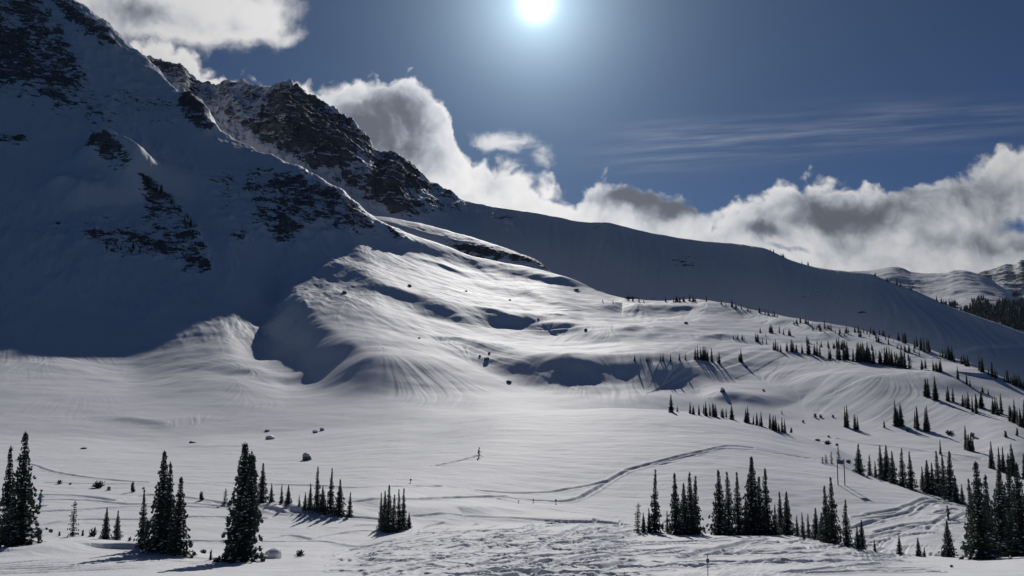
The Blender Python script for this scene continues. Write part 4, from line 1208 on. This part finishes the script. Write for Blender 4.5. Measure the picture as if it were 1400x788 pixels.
row([(858, 411), (890, 414), (950, 412), (1000, 420), (1080, 438), (1140, 451), (1190, 457), (1222, 463)], 80, 4, 11, '', 'small firs along the near skyline', 0.6, 1.25, 1, shared='small dark fir on the sunlit skyline in front of the shaded ridge')
row([(1080, 442), (1140, 455), (1200, 466), (1262, 486)], 44, 5, 14, '', 'small firs behind the sunlit skyline rolls', 0.5, 1.2, 6, shared='small dark fir scattered over the rolls below the sunlit skyline')
row([(1035, 462), (1100, 470), (1180, 480), (1250, 498)], 24, 6, 14, '', 'small firs behind the sunlit skyline rolls', 0.5, 1.2, 6, shared='small dark fir scattered over the rolls below the sunlit skyline')
row([(1228, 466), (1262, 479), (1302, 493), (1342, 508), (1400, 532)], 60, 9, 21, '', 'firs down the right end of the near skyline', 0.3, 1.15, 2, shared='dark fir in the band down the right end of the near skyline')
row([(1262, 541), (1280, 547)], 5, 24, 33, 'in the tall group heading the right slope', 'tall group of firs at the head of the right slope', 0, 1.15)
row([(1288, 545), (1312, 554), (1336, 566)], 9, 16, 28, 'below the tall group on the right slope', 'firs below the tall group on the right slope', 0, 1.1)
row([(1335, 556), (1365, 566), (1402, 584)], 19, 18, 38, 'in the stand at the right edge of the slope', 'stand of firs at the right edge of the slope', 0.2, 1.1, 4)
row([(1242, 503), (1288, 508), (1320, 524), (1360, 545)], 18, 9, 19, 'in the shaded dip behind the right slope', 'firs in the shaded dip behind the right slope', 0.2, 1.15, 3)
row([(1155, 584), (1165, 587), (1175, 588)], 5, 20, 32, 'in the lone tight clump with a forked shadow', 'lone tight clump of firs with a forked shadow', 0, 1.0)
row([(1217, 580), (1232, 583), (1248, 585)], 7, 24, 37, 'in the left half of the double clump', 'left half of the double clump of firs', 0, 1.0)
row([(1251, 586), (1266, 589), (1281, 591)], 7, 20, 36, 'in the right half of the double clump', 'right half of the double clump of firs', 0, 1.0)
row([(1318, 615), (1328, 617), (1338, 619)], 5, 20, 34, 'in the small dark clump near the right edge', 'small dark clump of firs near the right edge', 0, 1.0)
row([(1352, 640), (1375, 646), (1402, 654)], 8, 26, 44, 'behind the tall trees at the right edge', 'firs behind the tall trees at the right edge', 0, 1.0)
row([(1043, 340), (1066, 349), (1090, 358), (1112, 364)], 12, 3, 6, '', 'tiny firs on the shaded ridge crest', 0.2, 1.4, 0.5, ridge, 900, shared='tiny dark fir on the crest of the long shaded ridge')
row([(1195, 377), (1232, 392), (1258, 401), (1290, 416)], 12, 4, 9, '', 'firs at the falling end of the shaded ridge', 0.2, 1.3, 0.5, ridge, 780, shared='little dark fir at the falling end of the long shaded ridge')
row([(190, 240), (235, 280), (268, 318), (284, 350)], 20, 6, 12, '', 'small firs on the rocky rib of the shaded face', 0, 1.2, 10, None, 330, shared='small dark fir clinging to the rocky rib on the shaded left face')
row([(145, 335), (175, 338), (215, 350)], 8, 5, 10, '', 'small firs on the rocky rib of the shaded face', 0, 1.2, 12, None, 330, shared='small dark fir clinging to the rocky rib on the shaded left face')
for i, (x, b, t) in enumerate([(1286, 622, 600)]):
    put_far(x, b, 22, 'lone little fir just above the rim of the smooth dome', 'lone small firs on the slopes', 1.0)
for i, (x, b, h, lab) in enumerate([(1209, 585, 12, 'thin lone sapling left of the double clump of firs'), (838, 414, 4, 'tiny lone fir at the left end of the sunlit skyline'), (824, 413, 5, 'tiny fir among specks left of the sunlit skyline trees'), (926, 563, 9, 'tiny lone fir at the left start of the dome row'), (1069, 566, 6, 'speck of a fir above the right end of the dome row')]):
    put_far(x, b, h, lab, 'lone small firs on the slopes', 1.3)

plant_far(298 - len(FG))

# ---- the wooded valley far below the ridge's end: one mass
def forest_mass():
    v, f, mi = [], [], []
    rf = random.Random(3)
    n = 0
    for k in range(5200):
        px = rf.uniform(1255, 1480); py = rf.uniform(388, 452)
        lim = 448 - 0 * px
        if noise2(np.array([px / 26.0]), np.array([py / 9.0]), 5)[0] + (py - 412) / 16.0 + (px - 1340) / 120 < 0.15: continue
        p = hills.hit(px, py, ymin=1320)
        h = rf.uniform(9, 19); w = h * 0.17; b = len(v)
        o = rf.uniform(0, 6.28)
        for j in range(5):
            a = o + 6.283 * j / 5; q = w * rf.uniform(0.7, 1.25)
            v.append((p.x + q * math.cos(a), p.y + q * math.sin(a), p.z - 1))
        v.append((p.x, p.y, p.z + h))
        for j in range(5): f.append((b + j, b + (j + 1) % 5, b + 5))
        f.append((b + 4, b + 3, b + 2, b + 1, b))
    o = bpy.data.objects.new('valley_forest', mesh_from('valley_forest', v, f, [NEEDLE])); COL.objects.link(o)
    o['kind'] = 'stuff'; o['label'] = 'dark wooded valley beyond the falling end of the shaded ridge'; o['category'] = 'forest'
forest_mass()
# ------------------------------------------------------------------ boulders, shrubs, people, signs
def link(name, me, parent=None):
    o = bpy.data.objects.new(name, me); COL.objects.link(o)
    if parent is not None: o.parent = parent
    return o

def tagit(o, label, cat, group=None):
    o['label'] = label; o['category'] = cat
    if group: o['group'] = group
    return o

def rock_mesh(name, seed, lo=-1.0, hi=1.0, mat=None, rough=0.28, infl=1.0):
    bm = bmesh.new(); bmesh.ops.create_icosphere(bm, subdivisions=3, radius=1.0)
    r = random.Random(seed); o = (r.uniform(0, 90), r.uniform(0, 90))
    planes = [(Vector((r.gauss(0, 1), r.gauss(0, 1), r.gauss(0, 0.6))).normalized(), r.uniform(0.62, 0.9)) for _ in range(9)]
    for v in bm.verts:
        p = v.co.copy()
        for n, d in planes:
            k = p.dot(n)
            if k > d: p -= n * (k - d) * 0.85
        s = 1 + rough * float(noise2(np.array([p.x * 2 + o[0]]), np.array([p.y * 2 + p.z * 1.7 + o[1]]), seed)[0]) * 0.5
        v.co = p * s * infl
    if lo > -1 or hi < 1:
        bmesh.ops.bisect_plane(bm, geom=bm.verts[:] + bm.edges[:] + bm.faces[:], plane_co=(0, 0, lo), plane_no=(0.12, 0.1, 1), clear_inner=True)
    me = bpy.data.meshes.new(name); bm.to_mesh(me); bm.free()
    me.materials.append(mat or STONE)
    me.polygons.foreach_set('use_smooth', np.ones(len(me.polygons), dtype=bool))
    return me

def boulder(px, py, w, h, label, seed, cap=True, group='boulders in the snow', ymin=30, lo=0.28):
    p = bowl.hit(px, py, ymin=ymin); dep = p.y
    sx = 0.5 * w * dep / F; sz = 0.62 * h * dep / F
    e = bpy.data.objects.new('boulder', None); COL.objects.link(e)
    e.location = (p.x, p.y + 0.2 * sx, p.z + sz * 0.35); e.scale = (sx, sx * 0.85, sz); e.rotation_euler = (0, 0, seed * 1.3)
    link('stone', rock_mesh('stone', seed), e)
    if cap: link('snow_cap', rock_mesh('snow_cap', seed, lo=lo, mat=SNOWLOAD, infl=1.06), e)
    tagit(e, label, 'boulder', group)

boulder(374, 764, 27, 15, 'snow-capped round boulder at the foot of the large snow-laden fir', 3, lo=-0.45)
boulder(369, 601, 15, 6, 'flat dark boulder on the upper left of the snowy floor', 4)
boulder(365, 590, 7, 3, 'small flat rock just above the flat dark boulder', 5)
boulder(419, 629, 15, 11, 'pointed grey boulder alone on the smooth white floor', 6)
boulder(431, 592, 9, 5, 'low dark rock left of a dark edged rock at the slope foot', 8)
boulder(440, 589, 7, 5, 'dark edged rock at the foot of the left slope', 7)
for i, (x, y, w, h, lab) in enumerate([(471, 402, 10, 7, 'dark rock at the top of the diagonal shadow stripe'), (560, 392, 8, 6, 'small rock high on the sunlit slope'), (665, 492, 11, 6, 'largest of the rocks in the middle of the sunlit slope'),
        (656, 488, 6, 4, 'left small rock beside the largest slope rock'), (669, 484, 5, 4, 'upper small rock beside the largest slope rock'), (696, 523, 12, 5, 'long low rock on the lower sunlit slope'), (637, 399, 6, 3, 'small rock near the sunlit crest'),
        (697, 411, 5, 3, 'tiny rock right of the crest rock'), (736, 437, 5, 3, 'small rock at the edge of a shaded hollow'), (801, 452, 6, 4, 'small rock between two shaded hollows'), (938, 443, 8, 5, 'rock at the end of a long thin tree shadow'),
        (988, 536, 10, 9, 'snow-edged rock at the right end of the big shaded hollow'), (1044, 535, 6, 5, 'lone rock on the slope right of the hollow'), (573, 463, 6, 3, 'small rock at the end of the diagonal shadow stripe'),
        (114, 614, 12, 3, 'low dark rock on the floor below the left slope'), (263, 606, 14, 5, 'long dark rock on the floor near the left slope')]):
    boulder(x, y, w * 0.8, h * 0.75, lab, 20 + i, cap=h > 4)

# ---- shrubs poking out of the snow
def shrub_mesh(seed, spread=1.0):
    r = random.Random(seed); v, f = [], []
    for k in range(46):
        a = r.uniform(0, 6.28); el = r.uniform(0.15, 1.35); ln = r.uniform(0.5, 1.0)
        d = Vector((math.cos(a) * math.cos(el) * spread, math.sin(a) * math.cos(el) * spread, math.sin(el)))
        s = d.cross(Vector((0, 0, 1))).normalized() * 0.05
        for j in range(4):
            q = 0.25 + 0.2 * j; b = len(v); c = d * ln * q
            dd = (d + Vector((r.uniform(-0.7, 0.7), r.uniform(-0.7, 0.7), r.uniform(-0.3, 0.5)))).normalized()
            ss = dd.cross(Vector((r.uniform(-1, 1), r.uniform(-1, 1), 0.3))).normalized() * 0.09
            v.extend([tuple(c - s * 0.5), tuple(c + s * 0.5), tuple(c + dd * 0.18 + ss), tuple(c + dd * 0.34), tuple(c + dd * 0.18 - ss)]); f.append((b, b + 1, b + 2, b + 3, b + 4))
    st_v, st_f = [], []
    for k in range(5):
        a = k * 1.3; tube_rings(st_v, st_f, [(0, 0, -0.2), (0.2 * math.cos(a), 0.2 * math.sin(a), 0.35), (0.45 * math.cos(a), 0.45 * math.sin(a), 0.75)], [0.04, 0.03, 0.012], 4)
    return mesh_from('foliage', v, f, [NEEDLE]), mesh_from('stem', st_v, st_f, [BARK])
SHR = [shrub_mesh(1, 1.0), shrub_mesh(2, 1.3), shrub_mesh(3, 0.7)]
for i, (x, y, w, h, lab) in enumerate([
        (135, 667, 17, 10, 'largest dark shrub poking out of the left snowfield'), (82, 662, 7, 6, 'small shrub left of the largest dark shrub'), (96, 663, 4, 3, 'speck of a shrub between two darker shrubs on the left'),
        (148, 671, 6, 6, 'small shrub touching the right of the largest dark shrub'), (181, 673, 8, 16, 'upright twiggy shrub left of the dark fir clump'), (196, 669, 4, 3, 'tiny twig right of the upright twiggy shrub'),
        (251, 680, 5, 6, 'tiny shrub just right of the dark fir clump'), (275, 684, 9, 13, 'leaning wispy shrub between the dark clump and the large fir'), (81, 733, 5, 7, 'tiny shrub left of the scraggly thin fir'),
        (113, 733, 5, 9, 'short shrub right of the scraggly thin fir'), (127, 734, 11, 13, 'dark bush left of the two equal small firs'), (177, 740, 5, 6, 'tiny shrub right of the two equal small firs'), (288, 766, 6, 15, 'short twig in front of the large snow-laden fir, on its left'),
        (411, 761, 13, 9, 'low dark shrub right of the snow-capped boulder'), (278, 757, 10, 6, 'grey low shrub at the end of the dark fir clump'), (1118, 603, 8, 3, 'low dark shrub, leftmost of a dotted line on the dome'), (1131, 608, 11, 6, 'low dark shrub, largest of a dotted line on the dome'), (1144, 610, 5, 4, 'low dark shrub, rightmost of a dotted line on the dome'),
        (1133, 598, 4, 3, 'speck of a shrub above the dotted line on the dome'), (1115, 571, 5, 6, 'small shrub on the slope left of the forked shadow clump'), (1122, 571, 5, 5, 'small shrub right beside another left of the forked shadow clump'), (1139, 571, 4, 4, 'lone small shrub just left of the forked shadow clump'),
        (1098, 578, 4, 4, 'tiny shrub right of the dome tree row'), (1082, 592, 5, 8, 'small shrub at the right end of the dome tree row'), (1160, 634, 8, 6, 'low shrub right of the blue trail banner'), (1241, 590, 5, 4, 'shrub at the foot of the double clump'),
        (1298, 594, 12, 6, 'low scrub right of the double clump'), (1330, 598, 6, 7, 'small scrub on the slope at the right'), (1375, 598, 6, 10, 'thin shrub on the far right slope'), (1391, 596, 5, 12, 'upright thin shrub at the right edge of the slope'),
        (1301, 776, 5, 4, 'tiny twig alone on the snow in the lower right corner'), (1021, 503, 4, 3, 'speck of a shrub below the little clump'), (862, 399, 22, 3, 'low dark scrub strip on the sunlit rise'), (788, 397, 10, 2.5, 'thin dark scrub on the sunlit crest')]):
    p = bowl.hit(x, y, ymin=30); s = h * p.y / F; w_ = 0.55 * w * p.y / F
    e = bpy.data.objects.new('shrub', None); COL.objects.link(e); e.location = (p.x, p.y, p.z - 0.05 * s); e.scale = (w_, w_, s); e.rotation_euler = (0, 0, i * 2.1)
    fo, st = SHR[2 if h > 1.3 * w else i % 2]
    link('foliage', fo, e); link('stem', st, e)
    tagit(e, lab, 'shrub', 'shrubs in the snow')

# ---- people
SKIN = plain('skin', (0.45, 0.28, 0.2), 0.6, 0.1)
def cloth(name, c): return plain(name, c, 0.8, 0.15, 8)
def skin_mesh(name, J, E, mat, root=0, lev=1):
    """a continuous tapered body grown along joints"""
    me = bpy.data.meshes.new(name + '_joints')
    me.from_pydata([j[0] for j in J], E, [])
    o = bpy.data.objects.new(name + '_grow', me); COL.objects.link(o)
    o.modifiers.new('skin', 'SKIN')
    for i, (c, r) in enumerate(J):
        sv = me.skin_vertices[0].data[i]; sv.radius = (r, r) if not isinstance(r, tuple) else r; sv.use_root = (i == root)
    sb = o.modifiers.new('sub', 'SUBSURF'); sb.levels = lev; sb.render_levels = lev
    dg = bpy.context.evaluated_depsgraph_get()
    m2 = bpy.data.meshes.new_from_object(o.evaluated_get(dg))
    bpy.data.objects.remove(o); bpy.data.meshes.remove(me)
    m2.name = name; m2.materials.clear(); m2.materials.append(mat)
    m2.polygons.foreach_set('use_smooth', np.ones(len(m2.polygons), dtype=bool))
    return m2

def figure(px, py, face, label, jacket, trousers, helmet, pose=0.0, tall=1.76):
    """a skier in a slight crouch, facing the heading given; returns its frame"""
    p = bowl.hit(px, py, ymin=40)
    k = tall / 1.76
    hip = (0, -0.06, 0.92)
    J = [(hip, (0.15, 0.12)), ((0, 0.0, 1.16), (0.15, 0.11)), ((0, 0.06, 1.40), (0.17, 0.11)), ((0, 0.09, 1.52), 0.055), ((0, 0.12, 1.60), 0.075), ((0, 0.13, 1.70), 0.09)]
    E = [(0, 1), (1, 2), (2, 3), (3, 4), (4, 5)]
    arms, legs = [], []
    for s in (-1, 1):
        b = len(J)
        J += [((s * 0.20, 0.06, 1.41), 0.075), ((s * 0.30, 0.05 + pose * s * 0.05, 1.14), 0.055), ((s * 0.30, 0.30, 0.98), 0.04), ((s * 0.29, 0.38, 0.97), 0.042)]
        E += [(2, b), (b, b + 1), (b + 1, b + 2), (b + 2, b + 3)]
        for q, (dx, l) in enumerate(((-0.024, 0.075), (-0.008, 0.085), (0.008, 0.08), (0.024, 0.065))):     # fingers closed on the grip
            c = len(J)
            J += [((s * 0.29 + dx, 0.42, 0.965), 0.011), ((s * 0.29 + dx, 0.42 + l * 0.5, 0.94), 0.010), ((s * 0.29 + dx, 0.42 + l * 0.2, 0.905), 0.009)]
            E += [(b + 3, c), (c, c + 1), (c + 1, c + 2)]
        c = len(J)
        J += [((s * 0.255, 0.40, 0.985), 0.012), ((s * 0.25, 0.45, 0.965), 0.010)]; E += [(b + 3, c), (c, c + 1)]
        d = len(J)
        J += [((s * 0.11, -0.04, 0.84), 0.115), ((s * 0.13, 0.10, 0.50), 0.075), ((s * 0.13, -0.02, 0.12), 0.055), ((s * 0.13, 0.10, 0.05), 0.05), ((s * 0.13, 0.17, 0.045), 0.04)]
        E += [(0, d), (d, d + 1), (d + 1, d + 2), (d + 2, d + 3), (d + 3, d + 4)]
        arms.append(b); legs.append(d)
    body = skin_mesh('person', J, E, SKIN)
    o = link('person', body)
    o.location = (p.x, p.y, p.z + 0.03); o.rotation_euler = (0, 0, face); o.scale = (k, k, k)
    grow = lambda j, a: (j[0], tuple(v + a for v in j[1]) if isinstance(j[1], tuple) else j[1] + a)
    idx = [0, 1, 2]; JJ = [grow(J[i], 0.03) for i in idx]; EE = [(0, 1), (1, 2)]
    for b in arms:
        q = len(JJ); JJ += [grow(J[b], 0.025), grow(J[b + 1], 0.025), grow(J[b + 2], 0.02)]; EE += [(2, q), (q, q + 1), (q + 1, q + 2)]
    link('jacket', skin_mesh('jacket', JJ, EE, jacket), o)
    JJ = [grow(((0, -0.06, 0.88), (0.15, 0.12)), 0.03)]; EE = []
    for d in legs:
        q = len(JJ); JJ += [grow(J[d], 0.03), grow(J[d + 1], 0.035), grow(J[d + 2], 0.045)]; EE += [(0, q), (q, q + 1), (q + 1, q + 2)]
    link('trousers', skin_mesh('trousers', JJ, EE, trousers), o)
    for d in legs:
        link('boot', skin_mesh('boot', [grow(J[d + 2], 0.03), ((J[d + 3][0][0], 0.02, 0.07), 0.075), grow(J[d + 4], 0.03)], [(0, 1), (1, 2)], DARK), o)
    bm = bmesh.new(); bmesh.ops.create_uvsphere(bm, u_segments=16, v_segments=10, radius=0.135)
    for v in bm.verts: v.co = Vector((v.co.x * 0.92, v.co.y * 1.08, v.co.z)) + Vector((0, 0.115, 1.72))
    bmesh.ops.bisect_plane(bm, geom=bm.verts[:] + bm.edges[:] + bm.faces[:], plane_co=(0, 0.13, 1.66), plane_no=(0, -0.45, 1), clear_inner=True)
    me = bpy.data.meshes.new('helmet'); bm.to_mesh(me); bm.free(); me.materials.append(helmet); link('helmet', me, o)
    bm = bmesh.new(); bmesh.ops.create_cube(bm, size=1)
    for v in bm.verts: v.co = Vector((v.co.x * 0.18, v.co.y * 0.06 + 0.215 - abs(v.co.x) * 0.05, v.co.z * 0.075 + 1.675))
    bmesh.ops.bevel(bm, geom=bm.edges[:], offset=0.012, segments=2, affect='EDGES')
    me = bpy.data.meshes.new('goggles'); bm.to_mesh(me); bm.free(); me.materials.append(DARK); link('goggles', me, o)
    tagit(o, label, 'person')
    return o, k

DARK = plain('dark_plastic', (0.02, 0.02, 0.024), 0.4, 0.2)
def ski_mesh():
    bm = bmesh.new(); prof = []
    for i in range(15):
        t = i / 14; y = -0.72 + 1.62 * t
        w = 0.045 + 0.018 * (2 * t - 1) ** 2 - (0.045 if i in (0, 14) else 0)
        z = 0.16 * max(0, (t - 0.86) / 0.14) ** 1.6 + 0.03 * max(0, (0.06 - t) / 0.06)
        prof.append([bm.verts.new((x, y, z + dz)) for x, dz in ((-w, 0), (w, 0), (w, 0.018), (-w, 0.018))])
    for a, b in zip(prof, prof[1:]):
        for k in range(4): bm.faces.new((a[k], a[(k + 1) % 4], b[(k + 1) % 4], b[k]))
    bm.faces.new(prof[0]); bm.faces.new(prof[-1][::-1])
    bmesh.ops.recalc_face_normals(bm, faces=bm.faces[:])
    me = bpy.data.meshes.new('ski'); bm.to_mesh(me); bm.free(); me.materials.append(DARK)
    return me
SKI = ski_mesh()
pv, pf = [], []
tube_rings(pv, pf, [(0, 0, 0), (0, 0, 1.05), (0, 0, 1.08), (0, 0, 1.2)], [0.006, 0.009, 0.018, 0.018], 8)
POLE = mesh_from('ski_pole', pv, pf, [DARK], smooth=True)
bv, bf = [], []
tube_rings(bv, bf, [(0, 0, 0.07), (0, 0, 0.085)], [0.05, 0.045], 10)
BASKET = mesh_from('basket', bv, bf, [DARK])

def skis(o, k, who):
    for s, side in ((-1, 'left'), (1, 'right')):
        m = Matrix.Translation(o.location) @ Matrix.Rotation(o.rotation_euler.z, 4, 'Z')
        sk = link('ski', SKI); c = m @ Vector((s * 0.13, 0.03, -0.03)); sk.location = c; sk.rotation_euler = o.rotation_euler
        tagit(sk, 'dark ski under the %s foot of the %s' % (side, who), 'ski')
        po = link('ski_pole', POLE); c = m @ Vector((s * 0.34, 0.36, -0.10)); po.location = c; po.rotation_euler = (0.10, -s * 0.04, o.rotation_euler.z)
        link('basket', BASKET, po)
        tagit(po, 'thin dark ski pole in the %s hand of the %s' % (side, who), 'ski pole')

GREEN = cloth('green_cloth', (0.035, 0.14, 0.085)); BLUE = cloth('blue_cloth', (0.02, 0.07, 0.28)); BLACK = cloth('black_cloth', (0.018, 0.018, 0.022)); NAVY = cloth('navy_cloth', (0.03, 0.035, 0.06)); GREY = cloth('grey_cloth', (0.07, 0.07, 0.08))
a, k = figure(54, 692, math.radians(-70), 'person in green jacket and blue trousers skiing past the tall left firs', GREEN, BLUE, GREY); skis(a, k, 'skier in green')
a, k = figure(654.5, 625, math.radians(-80), 'person in black standing alone at the end of a track on the snowy floor', BLACK, GREY, BLACK, tall=1.8); skis(a, k, 'lone skier in black')
a, k = figure(1297, 710, math.radians(40), 'person in dark clothes skiing the churned snow below the dome', NAVY, BLACK, BLACK, tall=1.8); skis(a, k, 'dark skier on churned snow')

# ---- trail banner on two posts
POST = plain('post_wood', (0.075, 0.065, 0.06), 0.85, 0.3, 5)
BANNER = plain('banner_blue', (0.02, 0.055, 0.17), 0.6, 0.12, 2)
def box(bm, x0, x1, y0, y1, z0, z1):
    vs = [bm.verts.new((x, y, z)) for z in (z0, z1) for x, y in ((x0, y0), (x1, y0), (x1, y1), (x0, y1))]
    for q in ((3, 2, 1, 0), (4, 5, 6, 7), (0, 1, 5, 4), (1, 2, 6, 5), (2, 3, 7, 6), (3, 0, 4, 7)): bm.faces.new([vs[i] for i in q])
def bm_obj(name, bm, mat, parent=None, bev=0.0):
    if bev: bmesh.ops.bevel(bm, geom=bm.edges[:], offset=bev, segments=2, affect='EDGES')
    me = bpy.data.meshes.new(name); bm.to_mesh(me); bm.free(); me.materials.append(mat)
    return link(name, me, parent)
p1 = bowl.hit(1145.8, 663, ymin=60); p2 = bowl.hit(1155, 665.5, ymin=60, )
H1 = (663 - 629) * p1.y / F; gap = (1155 - 1145.8) * p1.y / F
e = bpy.data.objects.new('trail_sign', None); COL.objects.link(e); e.location = p1
tagit(e, 'blue trail banner strung between two tall dark posts on the dome', 'sign')
for x, zz in ((0, 0), (gap, -0.35)):
    v, f = [], []
    tube_rings(v, f, [(x, 0, zz - 0.3), (x, 0, H1 * 0.5), (x, 0, H1)], [0.10, 0.09, 0.075], 8)
    link('post', mesh_from('post', v, f, [POST], smooth=True), e)
bm = bmesh.new(); box(bm, 0.11, gap - 0.1, -0.03, 0.03, H1 * 0.80, H1 * 0.945); bm_obj('banner', bm, BANNER, e, 0.01)
bm = bmesh.new(); box(bm, 0.08, gap - 0.08, -0.02, 0.02, H1 * 0.955, H1 * 0.968); bm_obj('crossbar', bm, POST, e)

# ---- blue marker plate on a thin pole near the camera
p = bowl.hit(968, 793, ymin=28); sc = p.y / F
e = bpy.data.objects.new('trail_marker', None); COL.objects.link(e); e.location = p
tagit(e, 'small blue marker plate on a thin pole at the bottom of the view', 'marker')
v, f = [], []
tube_rings(v, f, [(0, 0, -0.3), (0, 0, 14 * sc), (0, 0, 33 * sc)], [0.022, 0.02, 0.018], 8)
link('pole', mesh_from('pole', v, f, [plain('pole_grey', (0.16, 0.15, 0.15), 0.6)], smooth=True), e)
bm = bmesh.new(); box(bm, -2.0 * sc, 2.0 * sc, -0.035, -0.022, 22 * sc, 27.3 * sc); bm_obj('plate', bm, BANNER, e, 0.004)

# ---- little marker discs by the traverse
DISC = plain('marker_dark', (0.03, 0.03, 0.035), 0.6)
for x, y, h, lab in ((760, 688, 5, 'dark marker stake at the bend of the long ski traverse'), (729, 687, 4.5, 'dark marker stake left of the traverse bend'), (709, 687, 3, 'faint tiny marker stake, leftmost of three by the traverse'), (561.5, 660, 5, 'lone dark marker stake on the flat snow above the foreground clump')):
    p = bowl.hit(x, y, ymin=60); sc = p.y / F
    e = bpy.data.objects.new('marker_stake', None); COL.objects.link(e); e.location = p
    v, f = [], []; tube_rings(v, f, [(0, 0, -0.2), (0, 0, h * sc)], [0.045, 0.04], 6); link('stake', mesh_from('stake', v, f, [POST]), e)
    v, f = [], []; tube_rings(v, f, [(0, -0.05, h * sc * 0.72), (0, 0.05, h * sc * 0.72)], [h * sc * 0.27] * 2, 12); link('disc', mesh_from('disc', v, f, [DISC]), e)
    tagit(e, lab, 'marker', 'marker stakes by the traverse')
# ------------------------------------------------------------------ the thin cold air between the slopes
SHEETS = (bowl, ridge, spur, hills, peak)
xa = min(float(q.X.min()) for q in SHEETS); xb = max(float(q.X.max()) for q in SHEETS); yb = max(float(q.Y.max()) for q in SHEETS)
za = min(float(q.z.min()) for q in SHEETS); zb = max(float(q.z.max()) for q in SHEETS)
bm = bmesh.new(); box(bm, xa - 60, xb + 60, -60, yb + 60, za - 1.0, zb + 25)
me = bpy.data.meshes.new('haze'); bm.to_mesh(me); bm.free()
hz = bpy.data.objects.new('haze', me); COL.objects.link(hz); hz['kind'] = 'stuff'
hm = bpy.data.materials.new('haze_air'); hm.use_nodes = True
ht = hm.node_tree
for n in list(ht.nodes): ht.nodes.remove(n)
ho = ht.nodes.new('ShaderNodeOutputMaterial'); hv = ht.nodes.new('ShaderNodeVolumePrincipled')
hv.inputs['Color'].default_value = (0.80, 0.88, 1.0, 1); hv.inputs['Density'].default_value = 0.8e-5; hv.inputs['Anisotropy'].default_value = 0.1
ht.links.new(hv.outputs[0], ho.inputs['Volume'])
me.materials.append(hm)
